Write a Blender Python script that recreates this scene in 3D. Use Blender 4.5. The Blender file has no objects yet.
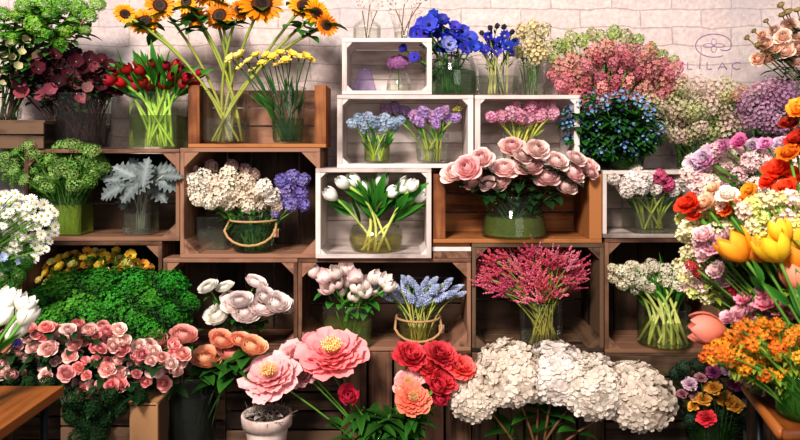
import bpy, math, random
from mathutils import Vector, Matrix
R = random.Random(7)
PI = math.pi
sc = bpy.context.scene
COL = sc.collection
# ------------------------------------------------------------------ camera geometry (1 px = 4 mm on the shelf front, y = 0)
D, F, EYE, HY = 2.8, 700.0, 1.36, 145.0
def P(px, py, Y=0.0):
    d = D + Y
    return Vector(((px - 400) / F * d, Y, EYE - (py - HY) / F * d))
def S(r, Y=0.0): return r / F * (D + Y)
def Z(py): return EYE - (py - HY) * D / F

# ------------------------------------------------------------------ materials
def lin(h):
    h = h.lstrip('#'); c = [int(h[i:i+2], 16) / 255 for i in (0, 2, 4)]
    return tuple(x / 12.92 if x <= .04045 else ((x + .055) / 1.055) ** 2.4 for x in c) + (1,)
MATS = {}
def nodes(name):
    m = bpy.data.materials.new(name); m.use_nodes = True
    nt = m.node_tree; nt.nodes.clear()
    out = nt.nodes.new('ShaderNodeOutputMaterial')
    def N(t, **k):
        n = nt.nodes.new(t)
        for a, b in k.items(): setattr(n, a, b)
        return n
    return m, nt, out, N, nt.links.new
PETAL_T = .18
def petal_mat(name, a, b, rough=.55, trans=PETAL_T, var=.12):
    """petal / leaf colour running from a (attribute shade 0) to b (shade 1), varied a little from one object to the next"""
    if name in MATS: return MATS[name]
    m, nt, out, N, L = nodes(name)
    at = N('ShaderNodeAttribute', attribute_name='shade')
    rp = N('ShaderNodeValToRGB')
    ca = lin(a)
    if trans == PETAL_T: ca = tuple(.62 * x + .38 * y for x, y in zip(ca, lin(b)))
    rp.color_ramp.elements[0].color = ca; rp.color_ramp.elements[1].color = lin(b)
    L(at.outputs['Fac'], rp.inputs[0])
    oi = N('ShaderNodeObjectInfo')
    hs = N('ShaderNodeHueSaturation')
    mr = N('ShaderNodeMapRange'); mr.inputs[3].default_value = 1 - var * 1.6; mr.inputs[4].default_value = 1 + var
    L(oi.outputs['Random'], mr.inputs[0]); L(mr.outputs[0], hs.inputs['Value']); L(rp.outputs[0], hs.inputs['Color'])
    mr2 = N('ShaderNodeMapRange'); mr2.inputs[3].default_value = .5 - var * .08; mr2.inputs[4].default_value = .5 + var * .08
    ml = N('ShaderNodeMath', operation='FRACT'); mm = N('ShaderNodeMath', operation='MULTIPLY'); mm.inputs[1].default_value = 7.31
    L(oi.outputs['Random'], mm.inputs[0]); L(mm.outputs[0], ml.inputs[0]); L(ml.outputs[0], mr2.inputs[0]); L(mr2.outputs[0], hs.inputs['Hue'])
    p = N('ShaderNodeBsdfPrincipled'); p.inputs['Roughness'].default_value = rough
    p.inputs['Specular IOR Level'].default_value = .3
    L(hs.outputs[0], p.inputs['Base Color'])
    if trans:
        t = N('ShaderNodeBsdfTranslucent'); L(hs.outputs[0], t.inputs[0])
        mx = N('ShaderNodeMixShader'); mx.inputs[0].default_value = trans
        L(p.outputs[0], mx.inputs[1]); L(t.outputs[0], mx.inputs[2]); L(mx.outputs[0], out.inputs[0])
    else: L(p.outputs[0], out.inputs[0])
    MATS[name] = m; return m
def wood_mat(name, dark, light, rough=.7, grain=1.0, worn=None):
    if name in MATS: return MATS[name]
    m, nt, out, N, L = nodes(name)
    uv = N('ShaderNodeAttribute', attribute_name='grain')       # board-aligned coordinates, long axis first
    mp = N('ShaderNodeMapping'); mp.inputs['Scale'].default_value = (2.5, 34, 34)
    L(uv.outputs['Vector'], mp.inputs[0])
    n1 = N('ShaderNodeTexNoise'); n1.inputs['Scale'].default_value = 1.0; n1.inputs['Detail'].default_value = 6; n1.inputs['Distortion'].default_value = .6
    L(mp.outputs[0], n1.inputs['Vector'])
    n2 = N('ShaderNodeTexNoise'); n2.inputs['Scale'].default_value = 9; n2.inputs['Detail'].default_value = 5
    L(uv.outputs['Vector'], n2.inputs['Vector'])
    at = N('ShaderNodeAttribute', attribute_name='shade')
    a1 = N('ShaderNodeMath', operation='MULTIPLY'); a1.inputs[1].default_value = .8 * grain; L(n1.outputs['Fac'], a1.inputs[0])
    a2 = N('ShaderNodeMath', operation='MULTIPLY'); a2.inputs[1].default_value = .42; L(at.outputs['Fac'], a2.inputs[0])
    a3 = N('ShaderNodeMath', operation='ADD'); L(a1.outputs[0], a3.inputs[0]); L(a2.outputs[0], a3.inputs[1])
    a4 = N('ShaderNodeMath', operation='MULTIPLY_ADD'); a4.inputs[1].default_value = .6; L(n2.outputs['Fac'], a4.inputs[0]); L(a3.outputs[0], a4.inputs[2])
    rp = N('ShaderNodeValToRGB'); e = rp.color_ramp.elements
    e[0].position = .5; e[0].color = lin(dark); e[1].position = 1.25 if False else 1.0; e[1].color = lin(light)
    if worn:
        x = e.new(.72); x.color = lin(worn)
    L(a4.outputs[0], rp.inputs[0])
    p = N('ShaderNodeBsdfPrincipled'); p.inputs['Roughness'].default_value = rough; p.inputs['Specular IOR Level'].default_value = .3
    L(rp.outputs[0], p.inputs['Base Color'])
    b = N('ShaderNodeBump'); b.inputs['Strength'].default_value = .35; b.inputs['Distance'].default_value = .003
    L(a4.outputs[0], b.inputs['Height']); L(b.outputs[0], p.inputs['Normal']); L(p.outputs[0], out.inputs[0])
    MATS[name] = m; return m
def glass_mat(name, tint='#e8efe9', gl=.10, haze=0.03, hazec='#cfd8d4'):
    if name in MATS: return MATS[name]
    m, nt, out, N, L = nodes(name)
    t = N('ShaderNodeBsdfTransparent'); t.inputs[0].default_value = tuple(.42 * x + .58 for x in lin(tint))
    g = N('ShaderNodeBsdfGlossy'); g.inputs['Roughness'].default_value = .04
    lw = N('ShaderNodeLayerWeight'); lw.inputs[0].default_value = .22
    ad = N('ShaderNodeMath', operation='MULTIPLY_ADD'); ad.inputs[1].default_value = .5; ad.inputs[2].default_value = gl * .3
    L(lw.outputs['Fresnel'], ad.inputs[0])
    mx = N('ShaderNodeMixShader'); L(ad.outputs[0], mx.inputs[0]); L(t.outputs[0], mx.inputs[1]); L(g.outputs[0], mx.inputs[2])
    d = N('ShaderNodeBsdfDiffuse'); d.inputs[0].default_value = lin(hazec)
    m2 = N('ShaderNodeMixShader'); m2.inputs[0].default_value = haze
    L(mx.outputs[0], m2.inputs[1]); L(d.outputs[0], m2.inputs[2]); L(m2.outputs[0], out.inputs[0])
    MATS[name] = m; return m
def plain(name, c, rough=.6, noise=.15, scale=30, metal=0.0, c2=None):
    if name in MATS: return MATS[name]
    m, nt, out, N, L = nodes(name)
    tc = N('ShaderNodeTexCoord'); n = N('ShaderNodeTexNoise'); n.inputs['Scale'].default_value = scale; n.inputs['Detail'].default_value = 4
    L(tc.outputs['Object'], n.inputs['Vector'])
    rp = N('ShaderNodeValToRGB'); e = rp.color_ramp.elements
    a = lin(c); b = lin(c2) if c2 else tuple(min(1, x * (1 + noise)) for x in a[:3]) + (1,)
    e[0].position = .35; e[1].position = .7
    e[0].color = tuple(x * (1 - noise) for x in a[:3]) + (1,); e[1].color = b
    L(n.outputs['Fac'], rp.inputs[0])
    p = N('ShaderNodeBsdfPrincipled'); p.inputs['Roughness'].default_value = rough; p.inputs['Metallic'].default_value = metal
    L(rp.outputs[0], p.inputs['Base Color']); L(p.outputs[0], out.inputs[0])
    MATS[name] = m; return m

# ------------------------------------------------------------------ mesh builder
class MB:
    def __init__(s): s.v = []; s.f = []; s.s = []; s.g = []
    def add(s, vs, fs, sh=.5, gr=None):
        b = len(s.v); s.v += [tuple(x) for x in vs]
        s.f += [tuple(i + b for i in f) for f in fs]
        s.s += list(sh) if isinstance(sh, (list, tuple)) else [sh] * len(vs)
        s.g += gr if gr else [tuple(x) for x in vs]
    def box(s, lo, hi, sh=None, bev=.0015, long=None):
        """a board with chamfered edges and grain coordinates along its longest side"""
        sh = R.random() if sh is None else sh
        lo, hi = Vector(lo), Vector(hi); d = hi - lo
        b = min(bev, min(d) * .3)
        ax = max(range(3), key=lambda i: d[i]) if long is None else long
        o = [(ax + i) % 3 for i in range(3)]; off = R.uniform(0, 40)
        vs, gs, idx = [], [], {}
        for X in (0, 1):
            for Y in (0, 1):
                for Zc in (0, 1):
                    for a in range(3):
                        p = [0, 0, 0]
                        for i, c in enumerate((X, Y, Zc)):
                            e = (hi[i], lo[i])[1 - c] if True else 0
                            e = hi[i] if c else lo[i]
                            if i != a: e += (-b if c else b)
                            p[i] = e
                        idx[(X, Y, Zc, a)] = len(vs); vs.append(p)
                        gs.append((p[o[0]] + off, p[o[1]] + off, p[o[2]] + off))
        fs = []
        I = lambda c, a: idx[(c[0], c[1], c[2], a)]
        for a in range(3):
            u, w = (a + 1) % 3, (a + 2) % 3
            for c in (0, 1):
                q = []
                for (i, j) in ((0, 0), (1, 0), (1, 1), (0, 1)):
                    k = [0, 0, 0]; k[a] = c; k[u] = i; k[w] = j; q.append(I(k, a))
                fs.append(q if c else q[::-1])
        for a in range(3):                       # edges along axis a
            u, w = (a + 1) % 3, (a + 2) % 3
            for i in (0, 1):
                for j in (0, 1):
                    k0 = [0, 0, 0]; k0[u] = i; k0[w] = j; k1 = list(k0); k1[a] = 1
                    q = [I(k0, u), I(k1, u), I(k1, w), I(k0, w)]
                    fs.append(q if (i != j) else q[::-1])
        for X in (0, 1):
            for Y in (0, 1):
                for Zc in (0, 1):
                    t = [I((X, Y, Zc), a) for a in range(3)]
                    fs.append(t if (X + Y + Zc) % 2 else t[::-1])
        s.add(vs, fs, sh, gs)
    def prism(s, tri, y0, y1, sh=None):
        """triangle in x, z run from y0 to y1"""
        sh = R.random() if sh is None else sh
        n = len(tri)
        vs = [(x, y0, z) for x, z in tri] + [(x, y1, z) for x, z in tri]
        fs = [tuple(range(n)), tuple(range(2 * n - 1, n - 1, -1))] + [(i, i + n, (i + 1) % n + n, (i + 1) % n) for i in range(n)]
        s.add(vs, fs, sh, [(y, x, z) for x, y, z in vs])
    def tube(s, pts, r, n=6, s0=0, s1=1, cap=True):
        pts = [Vector(p) for p in pts]; k = len(pts)
        rs = r if isinstance(r, (list, tuple)) else [r] * k
        vs, sh = [], []; t0 = None
        for i, p in enumerate(pts):
            t = (pts[min(i + 1, k - 1)] - pts[max(i - 1, 0)])
            t = t.normalized() if t.length > 1e-9 else Vector((0, 0, 1))
            if t0 is None:
                a = t.orthogonal().normalized()
            else:
                a = (a - t * a.dot(t)); a = a.normalized() if a.length > 1e-6 else t.orthogonal().normalized()
            t0 = t; b = t.cross(a)
            for j in range(n):
                q = 2 * PI * j / n
                vs.append(p + (a * math.cos(q) + b * math.sin(q)) * rs[i]); sh.append(s0 + (s1 - s0) * i / (k - 1))
        fs = [(i * n + j, i * n + (j + 1) % n, (i + 1) * n + (j + 1) % n, (i + 1) * n + j) for i in range(k - 1) for j in range(n)]
        if cap: fs += [tuple(range(n - 1, -1, -1)), tuple(range((k - 1) * n, k * n))]
        s.add(vs, fs, sh)
    def lathe(s, prof, n=24, sh=.5, c=(0, 0, 0), close=False):
        vs = [(c[0] + r * math.cos(2 * PI * j / n), c[1] + r * math.sin(2 * PI * j / n), c[2] + z) for r, z in prof for j in range(n)]
        k = len(prof)
        fs = [(i * n + j, i * n + (j + 1) % n, (i + 1) * n + (j + 1) % n, (i + 1) * n + j) for i in range(k - 1) for j in range(n)]
        shs = [x for q in (sh if isinstance(sh, list) else [sh] * k) for x in [q] * n]
        s.add(vs, fs, shs)
    def blob(s, c, r, sh=.5, up=(0, 0, 1), st=1.0):
        """a small bud: an eight-faced bead, stretched along up"""
        u = Vector(up).normalized(); a = u.orthogonal().normalized(); b = u.cross(a); c = Vector(c)
        vs = [c + u * r * st, c + a * r, c + b * r, c - a * r, c - b * r, c - u * r * st]
        s.add(vs, [(0, 1, 2), (0, 2, 3), (0, 3, 4), (0, 4, 1), (5, 2, 1), (5, 3, 2), (5, 4, 3), (5, 1, 4)], sh)
    def petal(s, az, r0, z0, L, W, t0, t1, cup=.25, ruf=0, nu=4, nv=3, tip=.5, s0=0, s1=1, notch=0):
        ca, sa = math.cos(az), math.sin(az); r, z = r0, z0; vs, sh = [], []
        for i in range(nu + 1):
            u = i / nu
            if i:
                tm = math.radians(t0 + (t1 - t0) * (i - .5) / nu); r += L / nu * math.sin(tm); z += L / nu * math.cos(tm)
            th = math.radians(t0 + (t1 - t0) * u)
            w = .3 + .7 * math.sin(PI / 2 * u / .6) if u < .6 else 1 - (1 - tip) * ((u - .6) / .4) ** 2
            w *= W / 2
            for j in range(nv + 1):
                v = -1 + 2 * j / nv
                lf = cup * w * v * v + (R.uniform(-ruf, ruf) * u if ruf else 0)
                nt = notch * L * (u > .99) * (v * v)
                rr = r - math.cos(th) * lf - math.sin(th) * nt; zz = z + math.sin(th) * lf - math.cos(th) * nt
                o = v * w
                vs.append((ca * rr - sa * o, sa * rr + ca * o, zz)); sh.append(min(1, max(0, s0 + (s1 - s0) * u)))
        m = nv + 1
        s.add(vs, [(i * m + j, i * m + j + 1, (i + 1) * m + j + 1, (i + 1) * m + j) for i in range(nu) for j in range(nv)], sh)
    def floret(s, c, nrm, r, n=5, sh=.5, open_=.35, dp=.25, round_=False):
        """a tiny flower: n pointed petals around a deep centre"""
        u = Vector(nrm).normalized(); a = u.orthogonal().normalized(); b = u.cross(a); c = Vector(c)
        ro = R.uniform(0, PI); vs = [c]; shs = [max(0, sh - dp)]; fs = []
        for i in range(n):
            q = ro + 2 * PI * i / n
            e = (a * math.cos(q) + b * math.sin(q)); w = .42 * 2 * PI / n
            if round_:
                e0 = b * math.cos(q) - a * math.sin(q); k = len(vs); cu = u * r * open_
                vs += [c + e * r * .55 - e0 * r * .48 + cu * .5, c + e * r * .95 - e0 * r * .26 + cu, c + e * r * .95 + e0 * r * .26 + cu, c + e * r * .55 + e0 * r * .48 + cu * .5]
                shs += [sh, min(1, sh + .12), min(1, sh + .12), sh]; fs.append((0, k, k + 1, k + 2, k + 3)); continue
            e1 = (a * math.cos(q - w) + b * math.sin(q - w)); e2 = (a * math.cos(q + w) + b * math.sin(q + w))
            k = len(vs)
            vs += [c + e1 * r * .68 + u * r * open_ * .5, c + e * r + u * r * open_, c + e2 * r * .68 + u * r * open_ * .5]
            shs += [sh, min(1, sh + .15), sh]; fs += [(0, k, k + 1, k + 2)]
        s.add(vs, fs, shs)
    def leaf(s, base, d, L, W, up=(0, 0, 1), bend=.3, nu=5, s0=.2, s1=.8, fold=.25, tip=.05, wide=.4):
        """leaf blade from base along d, drooping by bend"""
        d = Vector(d).normalized(); up = Vector(up); base = Vector(base)
        sd = d.cross(up); sd = sd.normalized() if sd.length > 1e-4 else d.orthogonal().normalized()
        nn = sd.cross(d); vs, sh = [], []; p = base.copy(); dd = d.copy()
        for i in range(nu + 1):
            u = i / nu
            w = W / 2 * (math.sin(PI / 2 * min(1, (u + .06) / wide)) if u < wide else 1 - (1 - tip) * ((u - wide) / (1 - wide)) ** 1.6)
            vs += [p - sd * w + nn * w * fold, p, p + sd * w + nn * w * fold]
            sh += [s0 + (s1 - s0) * u, max(0, s0 + (s1 - s0) * u - .2), s0 + (s1 - s0) * u]
            dd = (dd - Vector((0, 0, bend / nu * 1.4))).normalized(); nn = sd.cross(dd); p = p + dd * L / nu
        s.add(vs, [(i * 3 + j, i * 3 + j + 1, i * 3 + 4 + j, i * 3 + 3 + j) for i in range(nu) for j in range(2)], sh)
    def mesh(s, name, smooth=True, norm=False):
        vs = s.v; info = None
        if norm:
            lo = [min(v[i] for v in vs) for i in range(3)]; hi = [max(v[i] for v in vs) for i in range(3)]
            c = [(lo[i] + hi[i]) / 2 for i in range(3)]; h = max(hi[i] - lo[i] for i in range(3)) / 2
            vs = [((v[0] - 0) / h, (v[1] - 0) / h, (v[2] - c[2]) / h) for v in vs]
            info = (c[2], h, (lo[2] - c[2]) / h)
        me = bpy.data.meshes.new(name); me.from_pydata([tuple(v) for v in vs], [], s.f)
        a = me.attributes.new('shade', 'FLOAT', 'POINT'); a.data.foreach_set('value', s.s)
        g = me.attributes.new('grain', 'FLOAT_VECTOR', 'POINT'); g.data.foreach_set('vector', [x for q in s.g for x in q])
        if smooth: me.polygons.foreach_set('use_smooth', [True] * len(me.polygons))
        me.update()
        if norm: me['zmin'] = info[2]; me['c'] = info[0]; me['h'] = info[1]
        return me
def obj(name, me, mat=None, parent=None):
    if isinstance(me, MB): me = me.mesh(name, smooth=False)
    if mat and not me.materials: me.materials.append(mat)
    o = bpy.data.objects.new(name, me); COL.objects.link(o)
    if mat and me.materials[0] != mat:
        o.material_slots[0].link = 'OBJECT'; o.material_slots[0].material = mat
    if parent: o.parent = parent
    return o
def thing(name, label, cat, loc=(0, 0, 0), group=None):
    o = bpy.data.objects.new(name, None); o.empty_display_size = .02; COL.objects.link(o); o.location = loc
    o['label'] = label; o['category'] = cat
    if group: o['group'] = group
    return o
def tag(o, label, cat, group=None):
    o['label'] = label; o['category'] = cat
    if group: o['group'] = group
    return o

# ------------------------------------------------------------------ flower heads (unit size, axis +Z)
def g_rose(n=30, open_=1.0):
    m = MB()
    for i in range(n):
        k = i / (n - 1)
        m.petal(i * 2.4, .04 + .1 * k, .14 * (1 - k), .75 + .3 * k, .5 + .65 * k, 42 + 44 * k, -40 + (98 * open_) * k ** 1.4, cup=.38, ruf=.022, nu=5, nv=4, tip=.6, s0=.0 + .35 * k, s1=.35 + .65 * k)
    return m.mesh('rose_bloom', norm=True)
def g_ranunculus(n=52):
    m = MB()
    for i in range(n):
        k = i / (n - 1)
        m.petal(i * 2.4, .02 + .1 * k, .16 * (1 - k), .5 + .6 * k, .45 + .65 * k, 62 + 30 * k, -88 + 118 * k, cup=.3, ruf=.014, nu=4, nv=3, tip=.65, s0=.0 + .4 * k, s1=.3 + .7 * k)
    return m.mesh('ranunculus_bloom', norm=True)
def g_peony(nrow=((13, 1.1, .8, 86, 58), (14, 1.0, .7, 74, 34), (15, .85, .55, 58, 12), (14, .7, .45, 45, 0), (10, .5, .35, 30, -10)), ruf=.05, s_in=.25):
    m = MB(); T = len(nrow)
    for q, (n, L, W, a, b) in enumerate(nrow):
        for i in range(n):
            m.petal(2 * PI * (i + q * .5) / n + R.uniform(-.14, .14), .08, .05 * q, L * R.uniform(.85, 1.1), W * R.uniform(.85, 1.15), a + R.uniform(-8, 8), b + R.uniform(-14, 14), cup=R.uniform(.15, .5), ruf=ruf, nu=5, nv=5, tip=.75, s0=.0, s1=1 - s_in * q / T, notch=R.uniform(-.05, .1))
    return m.mesh('peony_bloom', norm=True)
def g_stamens(n=70, r=.3, h=.35):
    m = MB()
    for i in range(n):
        q = i * 2.4; rr = r * math.sqrt((i + .5) / n)
        m.tube([(rr * .5 * math.cos(q), rr * .5 * math.sin(q), 0), (rr * math.cos(q), rr * math.sin(q), h * R.uniform(.7, 1))], [.012, .01], 3, .2, .6)
        m.blob((rr * math.cos(q), rr * math.sin(q), h * R.uniform(.75, 1.05)), .03, R.uniform(.4, 1))
    return m.mesh('stamens')
def g_tulip(spread=0):
    m = MB()
    for i in range(6):
        inn = i % 2
        m.petal(PI / 3 * i, .02, 0, 2.3 - .1 * inn, 1.05, 66 - inn * 8 + spread, -34 + spread * 1.3, cup=.55, ruf=.012, nu=6, nv=4, tip=.12, s0=0, s1=1)
    return m.mesh('tulip_bloom', norm=True)
def g_sunflower():
    m = MB()
    for q in range(2):
        for i in range(19):
            m.petal(2 * PI * (i + q * .5) / 19 + R.uniform(-.06, .06), .40, .04 * q, R.uniform(.5, .66), .21, 84 - q * 14 + R.uniform(-10, 10), 96 - q * 18 + R.uniform(-14, 14), cup=.35, nu=4, nv=2, tip=.1, s0=.1, s1=R.uniform(.6, 1))
    return m.mesh('petals', norm=True)
def g_disc(r=.46, h=.12):
    m = MB(); n = 150
    m.lathe([(0.001, h), (r * .35, h * .9), (r * .7, h * 1.0), (r, h * .3), (r, -.03), (.001, -.06)], 20, [.0, .05, .35, .5, .3, .2])
    for i in range(n):
        q = i * 2.4; k = math.sqrt((i + .5) / n); 
        m.blob((r * k * math.cos(q), r * k * math.sin(q), h * (1.02 if k < .75 else .7)), .028, (.05 + .15 * R.random()) if k < .55 else R.uniform(.4, 1))
    return m.mesh('seed_disc', smooth=False)
def g_ray(n, L, W, a, b, r0=.12, tip=.6, nu=3, nv=2, cup=.2, s0=.3, rows=1, nm='petals', ruf=0, notch=0):
    m = MB()
    for q in range(rows):
        for i in range(n):
            m.petal(2 * PI * (i + q * .5) / n + R.uniform(-.06, .06), r0, .03 * q, L * (1 - .12 * q) * R.uniform(.93, 1.05), W, a - 8 * q + R.uniform(-5, 5), b - 16 * q + R.uniform(-8, 8), cup=cup, nu=nu, nv=nv, tip=tip, s0=s0, s1=R.uniform(.75, 1), ruf=ruf, notch=notch)
    return m.mesh(nm, norm=True)
def g_button(r=.25, h=.14):
    m = MB()
    m.lathe([(.001, h), (r * .6, h * .85), (r, h * .2), (r * .9, -.02), (.001, -.05)], 10, [.9, .6, .3, .2, .1])
    return m.mesh('flower_center')
def g_carnation(n=46):
    m = MB()
    for i in range(n):
        k = i / (n - 1)
        m.petal(i * 2.4, .03 + .1 * k, 0, .75 + .25 * k, .5 + .25 * k, R.uniform(-14, 14) + 28 * k, R.uniform(-10, 20) + 80 * k, cup=.1, ruf=.08, nu=4, nv=4, tip=1.0, s0=.35, s1=R.uniform(.5, 1))
    return m.mesh('carnation_bloom', norm=True)
def g_cluster(n, rx, h, fr, petals=5, zlo=-1, open_=.35, shell=.75, jit=.25, s=(.35, .9), nm='florets', taper=0, round_=False):
    """florets over an egg of half-width rx and half-height h"""
    m = MB()
    for i in range(n):
        z = zlo + (1 - zlo) * (i + .5) / n; q = i * 2.39996; rr = math.sqrt(max(0, 1 - z * z)) * (1 - taper * (z + 1) / 2)
        nrm = Vector((rr * math.cos(q), rr * math.sin(q), z * .8 + .15)) + Vector([R.uniform(-jit, jit) for _ in range(3)])
        k = R.uniform(shell, 1)
        m.floret((rr * rx * k * math.cos(q), rr * rx * k * math.sin(q), z * h * k), nrm, fr * R.uniform(.8, 1.15), petals, R.uniform(*s), open_, .25, round_)
    return m.mesh(nm, smooth=False, norm=True)
def g_hydrangea(n=230):
    return g_cluster(n, 1, .8, 3.0 / math.sqrt(n), 4, zlo=-.6, open_=.25, shell=.86, jit=.45, s=(.45, 1), nm='florets', round_=True)
def g_beads(n, rx, h, br, zlo=-1, st=1.0, shell=.5, nm='florets', s=(.2, 1), taper=0):
    m = MB()
    for i in range(n):
        z = zlo + (1 - zlo) * (i + .5) / n; q = i * 2.39996; rr = math.sqrt(max(0, 1 - z * z)) * (1 - taper * (z + 1) / 2); k = R.uniform(shell, 1)
        c = Vector((rr * rx * k * math.cos(q), rr * rx * k * math.sin(q), z * h * k))
        m.blob(c, br * R.uniform(.7, 1.2), R.uniform(*s), c + Vector((0, 0, .3)), st)
    return m.mesh(nm, smooth=False, norm=True)
def g_plume(n=210):
    m = MB()
    for b in range(6):
        q = 2 * PI * b / 6; lean = .5 if b else 0; Ln = R.uniform(1.2, 1.9) if b else 2.0
        d = Vector((math.cos(q) * lean, math.sin(q) * lean, 1)).normalized()
        m.tube([(0, 0, 0), d * Ln], [.02, .006], 3, .2, .5)
        for i in range(n // 6):
            t = R.uniform(.15, 1); w = .17 * (1 - t) + .03
            c = d * Ln * t + Vector((R.uniform(-w, w), R.uniform(-w, w), 0))
            m.blob(c, R.uniform(.045, .08), R.uniform(.1, 1), d + Vector((R.uniform(-1, 1), R.uniform(-1, 1), 0)), 1.6)
    return m.mesh('plume', smooth=False, norm=True)
def g_moss(n=620):
    m = MB()
    for i in range(n):
        z = -.45 + 1.45 * (i + .5) / n; q = i * 2.39996; rr = math.sqrt(max(0, 1 - z * z)); k = R.uniform(.7, 1.02)
        c = Vector((rr * k * math.cos(q), rr * k * math.sin(q), z * .7 * k))
        nrm = c.normalized() + Vector([R.uniform(-.7, .7) for _ in range(3)])
        m.floret(c, nrm, R.uniform(.06, .11), 4, max(0, min(1, -.3 + .25 * (k - .7) / .3 + .3 * R.random() + .95 * z)), .5, .2)  # shading painted into the colour: dark undersides and depths, bright crown
    return m.mesh('foliage', smooth=False, norm=True)
def g_lobed_leaf():
    m = MB(); nu = 22; vs, sh = [], []; W, L = .72, 2.0
    for i in range(nu + 1):
        u = i / nu
        w = W * math.sin(PI * min(1, .1 + .9 * u) ** .9) * (.74 + .26 * math.cos(2 * PI * 5.5 * u + 2.6)) + .05 * (1 - u)
        y = -.35 * u * u * L * .5
        for j in range(5):
            v = -1 + j / 2
            vs.append((v * w, L * u + abs(v) * w * .45, y + .25 * w * v * v + R.uniform(-.01, .01))); sh.append(.95 if abs(v) < .2 else R.uniform(.3, .75))
    m.add(vs, [(i * 5 + j, i * 5 + j + 1, i * 5 + 6 + j, i * 5 + 5 + j) for i in range(nu) for j in range(4)], sh)
    # stand it along +Z, its face to the side
    m.v = [(x, -z, y) for x, y, z in m.v]
    return m.mesh('leaf_blade', norm=True)
def g_spray(n=7):
    """a sprig of small buds with pointed tips on thin side branches"""
    m = MB()
    for b in range(n):
        q = b * 2.4; t = b / n; o = Vector((math.cos(q) * .55 * (1 - t * .6), math.sin(q) * .55 * (1 - t * .6), .3 + 1.5 * t + .35))
        m.tube([(0, 0, t * 1.5), o], .015, 3, 0, 0)
        m.blob(o, R.uniform(.1, .17), R.uniform(.2, 1), o, 1.5)
    return m.mesh('buds', smooth=False, norm=True)

H = {}
def heads(key, fn, n=3, *a, **k):
    if key not in H: H[key] = [fn(*a, **k) for _ in range(n)]
    return H[key]

# ------------------------------------------------------------------ arrangements
ORD = 'first second third fourth fifth sixth seventh eighth ninth tenth eleventh twelfth thirteenth fourteenth fifteenth sixteenth'.split()
def place_words(hs, maxrow=15):
    """words that say where each of a bunch's heads stands among the others: row by row, from left or right"""
    n = len(hs)
    if n == 1: return ['']
    rows = 1 if n <= 9 else 2 if n <= 22 else 3 if n <= 42 else 4 if n <= 64 else 5 if n <= 90 else 6
    rn = {1: [''], 2: ['upper row, ', 'lower row, '], 3: ['top row, ', 'middle row, ', 'bottom row, '], 4: ['top row, ', 'second row, ', 'third row, ', 'bottom row, '], 5: ['top row, ', 'second row, ', 'third row, ', 'fourth row, ', 'bottom row, '],
          6: ['top row, ', 'second row, ', 'third row, ', 'fourth row, ', 'fifth row, ', 'bottom row, ']}[rows]
    order = sorted(range(n), key=lambda i: hs[i][1]); out = [''] * n
    for q in range(rows):
        ids = order[q * n // rows:(q + 1) * n // rows]; ids.sort(key=lambda i: hs[i][0]); k = len(ids)
        for j, i in enumerate(ids):
            if j == 0: w = 'leftmost'
            elif j == k - 1: w = 'rightmost'
            elif j <= k // 2: w = ORD[j] + ' from left'
            else: w = ORD[k - 1 - j] + ' from right'
            out[i] = rn[q] + w
    return out
STEM = petal_mat('stem_green', '#3f6a22', '#5c8a34', trans=0)
STEM_PALE = petal_mat('stem_pale', '#9fa848', '#6f8f3a', trans=0)
STEM_DARK = petal_mat('stem_dark', '#26401c', '#3a5a28', trans=0)
STEM_BROWN = petal_mat('stem_brown', '#5a3d28', '#7a5638', trans=0)
LEAF = petal_mat('leaf_green', '#173f14', '#3d7a2a', trans=.15)
LEAF_DARK = petal_mat('leaf_dark', '#0d2710', '#27532a', trans=.1)
LEAF_BRIGHT = petal_mat('leaf_bright', '#1f5c1c', '#5aa23c', trans=.2)
LEAF_YEL = petal_mat('leaf_yellow_green', '#54701f', '#a3b447', trans=.2)
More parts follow.
